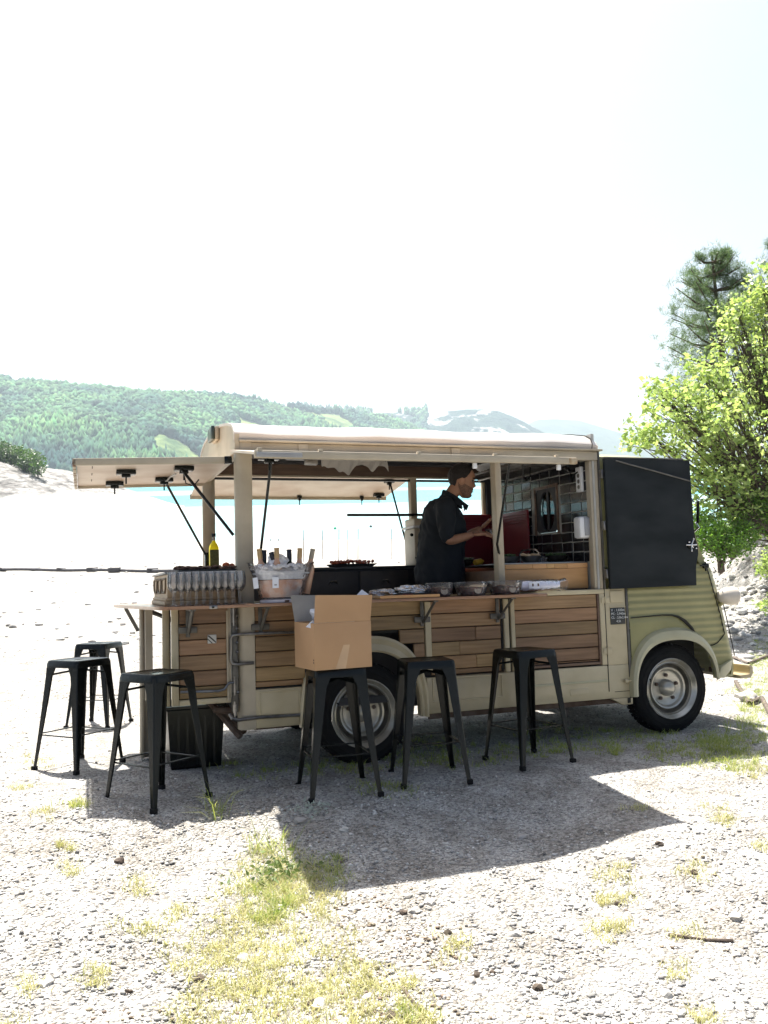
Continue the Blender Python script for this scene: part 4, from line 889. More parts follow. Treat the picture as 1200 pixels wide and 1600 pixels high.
# far wall, inside fittings
MB().box(-.76, 2.1, WD-.03, WD, .27, 1.375, .003).build('far_wall', cream, T)
FC = MB().box(-.74, 1.13, 1.32, 1.76, .452, 1.352).build('back_counter', darkm, T)
MB().box(-.745, 1.135, 1.295, 1.775, 1.354, 1.376, .004).build('counter_top', pbr('dark_slate_top', (.05, .053, .058), .3), FC)
for x in (-.3, .16, .62):
    MB().box(x-.22, x+.22, 1.305, 1.318, 1.10, 1.335, .004).build('drawer_front', pbr('dark_drawer', (.045, .04, .038), .5, col2=(.03, .027, .026), scale=5), FC)
    MB().tube([(x-.03, 1.30, 1.235), (x-.02, 1.285, 1.255), (x+.02, 1.285, 1.255), (x+.035, 1.30, 1.235)], .006, 6).build('drawer_handle', steel, FC)
KB = MB().box(1.17, 1.88, .135, 1.76, .452, 1.30).build('kitchen_unit', bwood, T)
MB().box(1.16, 1.885, .118, 1.765, 1.342, 1.352, .002).build('worktop', pbr('worktop_steel', (.25, .26, .27), .3, .8), KB)
xx = [1.165, 1.40, 1.52, 1.59, 1.70, 1.882]
for a, b_ in zip(xx, xx[1:]): MB().box(a+.001, b_-.001, .116, .14, 1.304, 1.34, .002).build('edge_block', lwood, KB)
MB().box(1.165, 1.882, .122, .134, 1.145, 1.302, .002).build('end_panel', lwood, KB)
MB().box(1.158, 1.168, .14, 1.7, 1.0, 1.30, .002).build('front_panel', bwood, KB)
# bulkhead with tiles and porthole
BH = MB().box(1.905, 1.93, .02, .555, .45, 2.34).box(1.905, 1.93, .905, WD-.03, .45, 2.34).box(1.905, 1.93, .555, .905, .45, 1.615).box(1.905, 1.93, .555, .905, 2.0, 2.34).build('bulkhead', grout, T)
ys = [.032+.161*i for i in range(11)]; zt = [1.352+.0795*i for i in range(12)]
tm = MB().box(-.006, 0, 0, .150, 0, .0705, .002, 1).mesh('tile')
for y in ys:
    for z in zt:
        if y+.1 > .53 and y+.05 < .91 and 1.58 < z+.04 < 2.02: continue
        o = place(tm, 'tile', tilem, BH); o.location = (1.904, y, z+.025*y); o.rotation_euler = (random.gauss(0, .002), random.gauss(0, .012), random.gauss(0, .012))
ring_o = [(.90*0+1.903, y, z) for y, z in ((.555, 1.615), (.905, 1.615), (.905, 2.0), (.555, 2.0))]
pf = MB(); n_ = 32
ov = [(.73+.125*math.copysign(abs(math.cos(a))**.9, math.cos(a)), 1.80+.172*math.sin(a)) for a in [2*math.pi*i/n_ for i in range(n_)]]
def onrect(y, z):
    dy, dz = y-.73, z-1.80; k = min((.175 if dy > 0 else .175)/max(abs(dy), 1e-6), (.20 if dz > 0 else .185)/max(abs(dz), 1e-6)); return .73+dy*k, 1.80+dz*k
pf.loft([[(1.898, *onrect(y, z)) for y, z in ov], [(1.898, y, z) for y, z in ov], [(1.928, y, z) for y, z in ov]], caps=False)
P_ = pf.build('porthole', darkm, T)
MB().box(1.885, 1.897, .90, .925, 1.60, 2.015, .003).box(1.885, 1.897, .53, .555, 1.60, 2.015, .003).box(1.885, 1.897, .555, .90, 1.99, 2.015, .003).build('porthole_frame', bwood, P_)
MB().prism([(1.918, y, z) for y, z in ov], (.004, 0, 0)).build('porthole_glass', wg, P_); MB().box(1.908, 1.916, .715, .745, 1.64, 1.97).build('porthole_bar', darkm, P_)
# small fixed fittings on the bulkhead
ps = MB().box(1.872, 1.897, .135, .215, 1.90, 2.10, .006).build('power_strip', white, T)
for z in (1.94, 1.985, 2.03): MB().lathe((1.873, .175, z), [(.018, 0), (.016, .003), (.0, .003)], 16, (-1, 0, 0)).build('socket', greyp, ps)
MB().tube([(1.87, .175, 2.06), (1.86, .23, 2.04), (1.87, .26, 1.99), (1.87, .29, 2.08), (1.88, .4, 2.12)], .006, 6).build('power_cord', blackp, ps)
sd = MB().box(1.80, 1.897, .07, .17, 1.53, 1.70, .02).build('soap_dispenser', white, T); MB().box(1.84, 1.895, .062, .072, 1.55, 1.69, .01).build('dispenser_window', pbr('grey_window', (.3, .31, .33), .3), sd)
MB().tube([(1.62, .72, 1.352), (1.62, .72, 1.44), (1.63, .70, 1.465), (1.66, .62, 1.47), (1.68, .55, 1.465), (1.685, .52, 1.44), (1.685, .52, 1.36)], .008, 8).build('tap', chrome, T)
RD = MB().box(1.16, 1.86, 1.715, 1.735, 1.36, 1.855, .004).box(1.845, 1.865, .98, 1.71, 1.36, 1.835, .004).build('red_splashback', redm, T)
for z in (1.80, 1.775, 1.75, 1.725): MB().box(1.838, 1.845, 1.0, 1.70, z, z+.008).box(1.18, 1.84, 1.706, 1.715, z, z+.008).build('splashback_rib', redm, RD)
m = MB()
for i in range(20):
    y = .22+.062*i; m.tube([(1.38, y, 2.15), (1.88, y, 2.155)], .007, 5)
for x in (1.38, 1.6, 1.88): m.tube([(x, .2, 2.143), (x, 1.42, 2.143)], .009, 5)
WR = m.build('overhead_rack', steel, T)
MB().tube([(1.45, .3, 2.13), (1.47, .33, 2.04), (1.52, .38, 2.01), (1.58, .42, 2.05), (1.6, .45, 2.13)], .006, 6).build('hanging_cable', blackp, WR)
m = MB()
for i in range(17):
    y = .70+.06*i; m.box(max(1.36, 1.20+max(0, y-.76)*.70), 1.89, y, y+.036, 2.205, 2.211)
m.build('overhead_slats', white, T)
MB().box(.42, 1.17, 1.69, 1.72, 1.838, 1.862, .004).build('window_bar', blackp, T)
MB().box(-.74, 1.9, 1.60, 1.69, 2.30, 2.33).build('overhead_shelf', darkm, T)
MB().box(-.84, 1.93, .03, 1.78, 2.335, 2.34).build('ceiling_lining', darkm, T) if 0 else None
# ---- counter that wraps the rear corner
ctr = MB().prism([(-1.062, -.30, 1.103), (1.20, -.30, 1.103), (1.28, -.275, 1.103), (1.33, -.21, 1.103), (1.345, -.12, 1.103), (1.345, -.012, 1.103), (-1.062, -.012, 1.103)], (0, 0, .020), .003).build('side_counter', ctop, T)
MB().prism([(-1.066, -.30, 1.103), (-1.066, -.012, 1.103), (-.88, -.010, 1.103), (-.88, 1.62, 1.103), (-1.55, 1.62, 1.103), (-1.60, 1.52, 1.103), (-1.60, 1.3, 1.103), (-1.55, .9, 1.103), (-1.47, .3, 1.103), (-1.41, -.1, 1.103), (-1.385, -.22, 1.103), (-1.34, -.285, 1.103), (-1.29, -.30, 1.103)], (0, 0, .020)).build('rear_counter', ctop, T)
MB().box(-1.09, -1.04, -.306, -.298, 1.102, 1.122, .002).build('counter_clip', steel, ctr); MB().tube([(-1.075, -.308, 1.112), (-1.06, -.308, 1.112)], .006, 6).build('clip_bolt', blackp, ctr)
for x in (.43, 1.02, -1.19, -.72):
    br = MB().box(x-.012, x+.014, -.02, -.007, .92, 1.10, .002).tube([(x+.005, -.02, .945), (x+.005, -.25, 1.095)], .012, 4).box(x-.012, x+.022, -.27, -.02, 1.091, 1.101).build('counter_bracket', greyp, T)
    MB().box(x-.06, x+.06, -.026, -.008, .945, .985, .004).build('bracket_clamp', greyp, br)
for x, y in ((-1.42, .55), (-1.40, .95)): MB().tube([(-.98, y-.1, .90), (x, y, 1.095)], .014, 4).build('counter_bracket', greyp, T)
MB().tube([(-1.44, 1.0, .93), (-1.53, .95, 1.10)], .015, 4).build('counter_bracket', greyp, T)
# rear door leaf, folded out under the counter
DL = MB().box(-1.245, -.915, .032, .046, .485, 1.10).build('rear_door', seam, T)
zz = [.523, .60, .70, .80, .90, 1.0, 1.10]
for a, b_ in zip(zz, zz[1:]): MB().box(-1.242, -.93, .010+random.random()*.004, .032, a+.003, b_-.003, .003, 1).build('plank', woodm, DL)
MB().box(-1.290, -1.247, .002, .05, .485, 1.10, .004).build('door_stile', cream, DL); MB().box(-1.246, -.915, .004, .05, .485, .520, .004).build('door_rail', cream, DL); MB().box(-.928, -.912, .004, .05, .522, 1.10, .004).build('door_stile', cream2, DL)
MB().tube([(-1.24, -.012, .575), (-1.0, -.012, .565), (-.96, -.015, .575), (-.935, -.02, .61), (-.90, -.02, .615)], .009, 8).build('door_bar', steel, DL)
bd = MB().box(-1.062, -1.006, .000, .009, .872, .928, .002).build('badge', pbr('badge_white', (.6, .6, .56), .5), DL)
MB().prism([(-1.05, -.002, .922), (-1.008, -.002, .882), (-1.008, -.002, .872), (-1.062, -.002, .92), (-1.062, -.002, .926)], (0, .003, 0)).build('badge_stripe', pbr('badge_black', (.03, .03, .03), .5), bd)
MB().prism([(-1.062, -.002, .905), (-1.03, -.002, .874), (-1.036, -.002, .872), (-1.062, -.002, .897)], (0, .003, 0)).build('badge_stripe', pbr('badge_black', (.03, .03, .03), .5), bd)
D2 = MB().box(-1.335, -1.290, .14, .17, .47, 1.10, .004).build('rear_door', cream, T); MB().box(-1.30, -1.28, .17, .6, .47, 1.10).build('door_edge', darkm, D2)
MB().box(-1.42, -1.37, .52, .56, .47, 1.10).build('door_edge', cream2, D2)
MB().box(-1.435, -1.345, .90, .96, .02, 1.10, .006).box(-1.43, -1.41, .86, .90, .02, 1.10, .003).build('support_leg', cream2, T)
# corner fittings: hinges, rails
for z0, z1 in ((1.0, 1.09), (.55, .63), (.40, .47)): MB().tube([(-.893, -.005, z0), (-.893, -.005, z1)], .013, 10).tube([(-.893, -.005, z0-.02), (-.893, -.005, z1+.02)], .007, 8).build('hinge', steel, T)
MB().box(-.905, -.868, .0, .06, .42, 1.10, .004).build('hinge_plate', greyp, T)
for z in (1.04, .96, .87, .81, .55): MB().ball((-.872, -.004, z), .013, 1).build('hinge_bolt', steel, T)
MB().tube([(-.44, -.03, .921), (-.86, -.035, .924), (-.905, -.03, .92), (-.916, -.02, .90), (-.918, -.02, .76), (-.908, -.022, .737), (-.88, -.02, .73), (-.765, -.006, .732)], .0105, 10).build('grab_rail', steel, T)
MB().tube([(-.45, -.006, .372), (-.74, -.012, .378), (-.88, -.03, .375), (-.915, -.03, .385), (-.925, -.0, .41)], .012, 10).build('grab_rail', steel, T)
MB().tube([(-.935, -.006, .50), (-.935, -.006, 1.08)], .008, 8).build('grab_rail', cream2, T)
# ------------------------------------------------------------------ bar stools
def make_stool():
    t = thing('bar_stool', 'x', 'bar stool', group='black metal bar stools around the van')
    H = .755; a = .158; n = 5
    def sq(h, r, z):
        o = []
        for cx, cy, a0 in ((1, 1, 0), (-1, 1, 90), (-1, -1, 180), (1, -1, 270)):
            for i in range(n): q = R(a0+90*i/(n-1)); o.append((cx*(h-r)+r*math.cos(q), cy*(h-r)+r*math.sin(q), z))
        return o
    m = MB(); m.loft([sq(a-.004, .03, H-.052), sq(a+.002, .032, H-.05), sq(a, .032, H-.012), sq(a-.006, .03, H-.002), sq(a-.014, .026, H), sq(a-.022, .024, H-.004)])
    m.build('seat', blackp, t, 40)
    MB().box(-.032, .032, -.009, .009, H-.0045, H-.0025).build('hand_slot', pbr('slot_dark', (.004, .004, .004), .9), t)
    b = .222
    for sx in (-1, 1):
        for sy in (-1, 1):
            rg = []
            for f in np.linspace(0, 1, 9):
                z = (H-.05)*(1-f)+.03; c = a-.004+(b-a)*(f**1.12); w = .070*(1-f)+.024*f+.03*max(0, .12-f)/.12; th = .004+.004*f
                rg.append([(sx*(c-p), sy*(c-q), z-.03*f) for p, q in ((.006, 0), (w, 0), (w, th), (th+.006, th), (th, th+.006), (th, w), (0, w), (0, .006))])
            lg = MB().loft(rg).build('leg', blackp, t, 30)
            k = a-.004+(b-a)*.93-.012
            MB().box(sx*(b-.014)-.017, sx*(b-.014)+.017, sy*(b-.014)-.017, sy*(b-.014)+.017, 0, .03, .004).build('foot_cap', rubber, lg)
    f = (H-.26)/H; k = a+(b-a)*(f**1.12)-.02
    for s in (-1, 1):
        MB().box(-k, k, s*k-.009, s*k+.009, .247, .254, .002).build('stretcher', blackp, t); MB().box(s*k-.009, s*k+.009, -k+.009, k-.009, .236, .243, .002).build('stretcher', blackp, t)
    k2 = a-.012
    MB().tube([(-k2, -k2, H-.105), (0, 0, H-.075), (k2, k2, H-.105)], .008, 6).tube([(-k2, k2, H-.105), (0, 0, H-.073), (k2, -k2, H-.105)], .008, 6).build('cross_brace', blackp, t)
    return t
ST = [([(468,1230),(486,1262),(592,1249),(567,1212)], -3, 'black bar stool carrying the cardboard box'),
      ([(53,1200),(129,1217),(195,1195),(118,1182)], 42, 'outermost sunlit black bar stool, in front of the other one out in the sun'),
      ([(100,1138),(209,1130)], -32, 'black bar stool farthest back, half hidden behind another stool in the sun'),
      ([(170,1250),(258,1274),(323,1246),(236,1230)], 36, 'black bar stool under the rounded end of the counter, before the open rear door'),
      ([(612,1205),(630,1238),(733,1230),(709,1200)], -9, 'black bar stool overlapping the right edge of the rear wheel'),
      ([(762,1185),(810,1213),(894,1195),(840,1172)], 9, 'black bar stool nearest the front wheel, before the plank panels')]
s0 = make_stool()
for k, (fp, a, lb) in enumerate(ST):
    P = [slope_xy(*p) for p in fp]; x = sum(p[0] for p in P)/len(P); y = sum(p[1] for p in P)/len(P)
    o = s0 if k == 0 else copy_tree(s0)
    z = min(gz(x+dx, y+dy) for dx in (-.2, .2) for dy in (-.2, .2)); put(o, (x, y, z+.004), R(a), 1.0); o['label'] = lb
    if k == 0: BX = (x, y, z+.004+.755)
# cardboard box on the stool
bx = thing('cardboard_box', 'open brown cardboard box with white paper inside, standing on a stool', 'box', (BX[0]-.02, BX[1]-.02, BX[2]+.001), R(7))
w, d, h, t_ = .185, .165, .275, .004
MB().box(-w, w, -d, d, 0, .005).build('base', cardm, bx)
MB().box(-w, w, -d, -d+t_, .005, h, .001).build('side_panel', cardm, bx); MB().box(-w, w, d-t_, d, .005, h, .001).build('side_panel', cardm, bx)
MB().box(-w, -w+t_, -d+t_, d-t_, .005, h, .001).build('side_panel', cardm, bx); MB().box(w-t_, w, -d+t_, d-t_, .005, h, .001).build('side_panel', cardm, bx)
MB().prism([(-w+.003, -d, h+.001), (w-.003, -d, h+.001), (w+.008, -d-.014, h+.155), (-w+.01, -d-.008, h+.165)], (0, t_, .0)).build('flap', cardm, bx)
fl = MB().prism([(-w+.003, d-.004, h+.001), (w-.003, d-.004, h+.001), (w+.0, d+.045, h+.155), (-w, d+.055, h+.165)], (0, t_, .0)).build('flap', pbr('grey_card', (.36, .34, .31), .8), bx); fl['label'] = 'grey printed flap at the back'
MB().prism([(w-.003, -d+.01, h), (w-.003, d-.01, h), (w+.015, d-.01, h+.11), (w+.015, -d+.03, h+.11)], (t_, 0, 0)).build('flap', cardm, bx)
MB().prism([(-w, -d+.01, h), (-w, d-.01, h), (-w+.05, d-.05, h-.09), (-w+.05, -d+.03, h-.09)], (t_, 0, 0)).build('flap', cardm, bx)
MB().prism([(-.055, -d-.0008, .001), (.012, -d-.0008, .001), (.042, -d-.0008, .14), (.0, -d-.0008, .14)], (0, -.0006, 0)).build('tape', pbr('tape', (.55, .37, .22), .3), bx)
MB().box(-w-.001, -w, -d+.01, -d+.022, .04, .05).box(-w-.001, -w, -d+.01, -d+.022, .055, .065).build('printed_mark', pbr('print', (.1, .05, .03), .7), bx)
def crumple(name, c, r, mat, par=None, n=4, label=None, cat=None, sc=(1, 1, 1), amp=.28):
    m = MB(); t = bmesh.ops.create_icosphere(m.bm, subdivisions=n, radius=1); s = random.random()*50
    for v in t['verts']:
        q = v.co*1.6+Vector((s, s, s)); k = 1+amp*2*(noise.noise(q)+.5*noise.noise(q*2.3)+.3*abs(noise.noise(q*5)))
        v.co = Vector((c[0]+v.co.x*r*sc[0]*k, c[1]+v.co.y*r*sc[1]*k, c[2]+v.co.z*r*sc[2]*k))
    o = m.build(name, mat, par, 20)
    return tag(o, label, cat) if label else o
pp = thing('packing_paper', 'crumpled white packing paper sticking out of the cardboard box', 'paper', (BX[0], BX[1], BX[2]+.2), R(7))
crumple('sheet', (0, 0, .06), .12, paperm, pp, 4, sc=(1.1, 1, .8))
MB().faces([(-.20, -.13, .09), (-.235, -.12, .055), (-.165, -.15, .15), (-.12, -.10, .12), (-.12, -.17, .02)], [(0, 1, 4), (0, 4, 3), (0, 3, 2)]).build('sheet', paperm, pp, 0)
MB().faces([(.12, -.05, .22), (.165, -.06, .265), (.19, -.10, .235), (.21, -.08, .18), (.13, -.09, .18)], [(0, 1, 4), (1, 2, 4), (2, 3, 4)]).build('sheet', paperm, pp, 0)

# ------------------------------------------------------------------ on the counter
CT = 1.1235
gl = MB().lathe((0, 0, 0), [(.034, 0), (.035, .002), (.02, .005), (.006, .010), (.0045, .02), (.0045, .075), (.007, .084), (.020, .097), (.030, .115), (.034, .14), (.033, .17), (.0285, .212), (.0275, .212), (.032, .17), (.0328, .14), (.029, .117), (.019, .1), (.0, .092)], 20, cap=(True, False)).mesh('wine_glass', 60)
gl.materials.append(glassm)
for i in range(10):
    for j in range(2):
        x = -1.305+.0455*i+(.02 if j == 1 else 0)+random.gauss(0, .002); y = -.255+.06*j+random.gauss(0, .003)
        if y > -.135+.0001 and x < -1.30: pass
        o = place(gl, 'wine_glass', None); put(o, (x, y, CT), random.random()*6); tag(o, 'empty stemmed wine glass in the block of glasses at the rear corner', 'wine glass', 'wine glasses at the corner of the counter')
# crate behind the glasses
cr = thing('wooden_crate', 'carved wooden crate with a grey top standing behind the wine glasses', 'crate', (-1.34, -.085, CT))
cw = pbr('crate_wood', (.40, .29, .17), .55, col2=(.30, .2, .11), scale=3, stretch=(8, 1, 10), detail=8)
MB().box(.02, .45, .02, 1.1, .03, .20).build('body', cw, cr)
MB().box(0, .455, 0, 1.12, 0, .03, .008).box(.008, .452, .008, 1.11, .03, .05, .008).build('plinth', cw, cr); MB().box(.005, .46, .005, 1.12, .202, .216, .004).build('slate_top', pbr('slate', (.20, .21, .22), .45, col2=(.14, .15, .16)), cr)
for k in range(3):
    y0 = .10+.34*k
    MB().tube([(.019, y0, .175), (.017, y0+.26, .175), (.017, y0+.28, .165), (.017, y0+.28, .11), (.017, y0+.24, .085), (.017, y0+.05, .085), (.017, y0, .11)], .008, 6, closed=True).build('carved_frame', pbr('dark_carving', (.12, .08, .04), .6), cr)
meatm = pbr('cured_meat', (.13, .07, .05), .55, col2=(.06, .032, .025), scale=40, rand=.3)
tr = thing('slate_platter', 'dark slate platter of cured meat on the crate behind the glasses', 'platter', (-1.05, .05, CT+.2165))
MB().box(-.20, .17, -.12, .14, 0, .011, .003).build('slate', darkm, tr)
m = MB()
for _ in range(70): m.ball((random.uniform(-.2, .16), random.uniform(-.1, .12), .018+random.random()*.014), random.uniform(.010, .02), 1, (1.3, 1, .7), .25)
o = m.build('meat_slices', meatm, tr); o['kind'] = 'stuff'
# oil bottle
ob = thing('oil_bottle', 'tall square bottle of yellow olive oil with a black cap, behind the rear post', 'bottle', (-.815, 1.42, 1.377))
oil = leaf_mat('olive_oil', (.36, .33, .012), (.36, .33, .012), (1.5, 1.5, .3))
MB().box(-.036, .036, -.036, .036, 0, .195, .009).lathe((0, 0, 0), [(.036, .192), (.03, .21), (.016, .228), (.015, .24)], 16).build('body', oil, ob)
MB().lathe((0, 0, 0), [(.0145, .24), (.0135, .275)], 16).build('neck', glassm, ob); MB().lathe((0, 0, 0), [(.017, .272), (.018, .298), (.016, .3)], 16).build('cap', blackp, ob)
MB().box(-.0365, .0365, -.0375, -.0362, .03, .165).build('bottle_label', pbr('green_label', (.13, .14, .05), .6, col2=(.08, .09, .035), scale=60), ob)
tomm = pbr('tomato', (.52, .15, .06), .3, col2=(.36, .08, .03), rand=.2)
pl = thing('tomato_plate', 'small plate with a red tomato beside the rear post', 'plate', (-.70, 1.40, 1.377)); MB().lathe((0, 0, 0), [(.05, 0), (.09, .012), (.085, .012), (0, .004)], 20).build('plate', darkm, pl); MB().ball((-.02, 0, .035), .032, 2, (1, 1, .85)).ball((.03, .02, .03), .027, 2, (1, 1, .85)).build('tomato', tomm, pl)
# ice bucket
bk = thing('ice_bucket', 'clear oval ice bucket full of bottles and crushed ice on the counter', 'ice bucket', (-.605, -.165, CT))
prof = [(.62, .024), (.66, .03), (.74, .11), (.86, .19), (.98, .245), (1.0, .25)]
def ell(k, z, a=.225, b=.135): return [(a*k*math.cos(q), b*k*math.sin(q), z+(.012*math.cos(2*q) if z > .2 else 0)) for q in np.linspace(0, 2*math.pi, 41)[:-1]]
MB().loft([ell(k, z) for k, z in prof]+[ell(k-.025, z) for k, z in prof[::-1]]).build('bucket_shell', plasm, bk, 50)
MB().loft([ell(.60, .0), ell(.64, .002), ell(.64, .018), ell(.58, .024)]).build('bucket_base', pbr('lilac_white', (.72, .68, .72), .4), bk)
MB().box(.0, .03, -.0905, -.089, .004, .016, .0005).build('base_mark', pbr('print', (.1, .05, .03), .7), bk)
rose = pbr('rose_water', (.66, .58, .54), .2, col2=(.62, .33, .22), scale=9, lo=.42, hi=.6)
MB().loft([ell(.59, .035), ell(.66, .09), ell(.74, .145), ell(.6, .15)]).build('meltwater', rose, bk)
icem = pbr('crushed_ice', (.86, .87, .9), .18, col2=(.7, .72, .76), scale=60, bump=.6, bscale=60)
m = MB(); m.loft([ell(.75, .15), ell(.84, .19), ell(.84, .21), ell(.5, .225)])
for _ in range(130):
    q = random.random()*6.28; k = random.random()**.5*.84; m.ball((.225*k*math.cos(q), .135*k*math.sin(q), .215+.03*(1-k)+random.random()*.015), random.uniform(.010, .02), 1, (1, 1, .8), .3)
o = m.build('crushed_ice', icem, bk, 20); o['kind'] = 'stuff'
crumple('ice_lump', (-.02, .02, .27), .06, icem, bk, 3, sc=(1.1, .8, .75), amp=.15)
for x, y, rz, w_ in ((-.185, -.085, -.2, .018), (-.065, -.122, 0, .02)):
    MB(Matrix.Translation((x, y, .13)) @ Matrix.Rotation(rz-.5*(x < -.1), 4, 'Z') @ Matrix.Rotation(rz*.6, 4, 'Y')).box(-w_, w_, -.001, .001, -.035, .035).build('bucket_tag', paperm, bk)
MB(Matrix.Translation((-.065, -.1235, .115))).box(-.008, .008, -.0008, 0, -.003, .003).build('tag_print', pbr('print', (.1, .05, .03), .7), bk)
goldf = pbr('gold_foil', (.50, .34, .17), .4, .5, col2=(.4, .26, .12), scale=20); darkf = pbr('navy_foil', (.02, .025, .045), .4, col2=(.015, .018, .03)); palef = pbr('pale_foil', (.42, .37, .28), .4, .3)
gbot = pbr('bottle_glass', (.60, .36, .24), .06, col2=(.5, .3, .2), coat=.5); dbot = pbr('dark_bottle', (.015, .03, .02), .08)
for x, y, tp, tilt, foilm, gm, lb in ((-.745, -.15, 1.475, (-.10, 0), goldf, gbot, 'rosé bottle with a slim gold neck, leftmost in the ice bucket'), (-.705, -.11, 1.468, (.02, .05), darkf, dbot, 'dark bottle with a navy neck beside the leftmost bottle in the ice bucket'),
     (-.672, -.17, 1.452, (-.30, 0), darkf, dbot, 'dark bottle leaning hard to the left in the ice bucket'), (-.640, -.20, 1.478, (.0, 0), goldf, gbot, 'rosé bottle with a thick gold neck upright in the ice bucket'),
     (-.535, -.10, 1.47, (0, .05), darkf, dbot, 'dark bottle with an upright navy neck right of the ice lump'), (-.478, -.17, 1.475, (.06, 0), goldf, gbot, 'bottle with a wired gold neck near the right of the ice bucket'), (-.385, -.15, 1.47, (.22, 0), palef, gbot, 'bottle with a pale neck leaning out to the right of the ice bucket')):
    L = .30; d = Vector((tilt[0], tilt[1], 1)).normalized(); top = Vector((x, y, tp)); b0 = top-d*L; b0.z = max(b0.z, CT+.045)
    L = (top-b0).length; q = Vector((0, 0, 1)).rotation_difference(d)
    t = thing('wine_bottle', lb, 'bottle', b0, 0, 'wine bottles in the ice bucket', q.to_matrix())
    MB().lathe((0, 0, 0), [(.034, 0), (.037, .005), (.037, L-.15), (.030, L-.115), (.0165, L-.085), (.0145, L-.05), (.0145, L-.04)], 20).build('body', gm, t)
    MB().lathe((0, 0, 0), [(.0165, L-.068), (.0168, L-.03), (.0155, L-.012), (.0175, L-.010), (.0178, L-.002), (.015, L)], 20).build('neck_foil', foilm, t)
# boards, trays, bowls
o = MB().box(.03, .46, -.285, -.06, CT+.0008, CT+.022, .004).build('cutting_board', lwood); tag(o, 'pale wooden cutting board at the edge of the counter beside the box', 'board')
o = MB().box(.20, .27, -.27, -.255, CT+.0225, CT+.030, .003).build('knife_handle', pbr('red_handle', (.10, .02, .02), .4)); o.name = 'knife'; tag(o, 'dark red knife handle lying on the cutting board', 'knife')
crumple('foil_packet', (.10, -.14, CT+.045), .045, foil, None, 4, 'crumpled foil packet on the left end of the cutting board', 'foil packet', (1.8, 1, .45))
crumple('foil_packet', (.33, -.10, CT+.06), .05, foil, None, 4, 'larger flat foil packet between the cutting board and the bowls', 'foil packet', (2.3, 1, .55))
o = MB().box(.20, .46, -.17, .0, CT+.0225, CT+.034, .003).build('serving_slate', darkm); tag(o, 'black serving slate under the larger foil packet', 'slate')
bowlm = pbr('dark_bowl', (.035, .028, .025), .25, col2=(.02, .017, .015)); stew = pbr('dark_salad', (.10, .035, .03), .5, col2=(.03, .02, .018), scale=45, bump=.4, bscale=40); pale = pbr('pale_filling', (.62, .48, .32), .5, col2=(.5, .36, .22), scale=30)
for k, (x, y, r, lb) in enumerate(((.52, -.13, .095, 'clear tub of dark salad nearest the foil packets'), (.755, -.15, .115, 'clear tub with a pale slice on the dark salad, middle of the three'), (1.02, -.15, .12, 'clear tub of dark salad beside the stack of plastic cups'))):
    t = thing('salad_tub', lb, 'food tub', (x, y, CT), k, 'clear salad tubs on the counter')
    MB().lathe((0, 0, 0), [(.72*r, .001), (.80*r, .006), (.97*r, .052), (.93*r, .060), (0, .064)], 26).build('salad', stew, t)
    MB().lathe((0, 0, 0), [(.76*r, 0), (.84*r, .004), (1.0*r, .055), (1.04*r, .075), (1.05*r, .085), (1.02*r, .085), (.98*r, .056), (.82*r, .008)], 30, cap=(False, False)).build('tub', plasm, t)
    MB().lathe((0, 0, 0), [(1.06*r, .086), (1.05*r, .094), (.95*r, .098), (.93*r, .090), (0, .090)], 30).build('lid', plasm, t)
    MB(Matrix.Translation((0, 0, 0)) @ Matrix.Rotation(-k, 4, 'Z')).lathe((.0, -.93*r, .038), [(.026, 0), (.026, .004), (0, .004)], 16, (0, -1, .25), cap=(True, False)).build('round_sticker', pbr('sticker', (.22, .19, .16), .5, col2=(.35, .3, .25), scale=50), t)
    if k == 1: MB(Matrix.Rotation(-k, 4, 'Z')).ball((.02, -.07, .066), .062, 2, (1.1, .6, .22)).build('pale_slice', pale, t)
    m = MB()
    for _ in range(14): m.ball((random.uniform(-.6, .6)*r, random.uniform(-.6, .6)*r, .062), random.uniform(.008, .014), 1, (1.2, 1, .6), .2)
    o = m.build('salad_bits', pbr('salad_bits', (.28, .16, .09), .5, col2=(.12, .05, .04), scale=40), t); o['kind'] = 'stuff'
cs = thing('cup_sleeve', 'clear bag with a long stack of plastic cups at the end of the counter', 'cups', (1.17, -.07, CT+.055), R(10))
m = MB()
for i in range(15): m.lathe((.012+.021*i, 0, 0), [(.030, 0), (.041, .05), (.0425, .052), (.041, .053), (.029, .002)], 20, (1, 0, 0), cap=(True, False))
o = m.build('stacked_cups', pbr('frosted_cup', (.72, .74, .86), .25, col2=(.62, .64, .8)), cs, 40); o['kind'] = 'stuff'
MB().loft([[(x, r*math.cos(q)*1.1, r*math.sin(q)) for q in np.linspace(0, 2*math.pi, 17)[:-1]] for x, r in ((-.03, .02), (.0, .045), (.33, .046), (.38, .04), (.42, .05), (.43, .052))], caps=False).build('plastic_bag', plasm, cs, 50)
MB().box(.06, .16, -.0485, -.0475, -.02, .025).build('bag_label', paperm, cs)
for x in (.09, .14): MB().box(x, x+.014, -.0492, -.0486, -.005, .015).build('label_print', pbr('print', (.1, .05, .03), .7), cs)

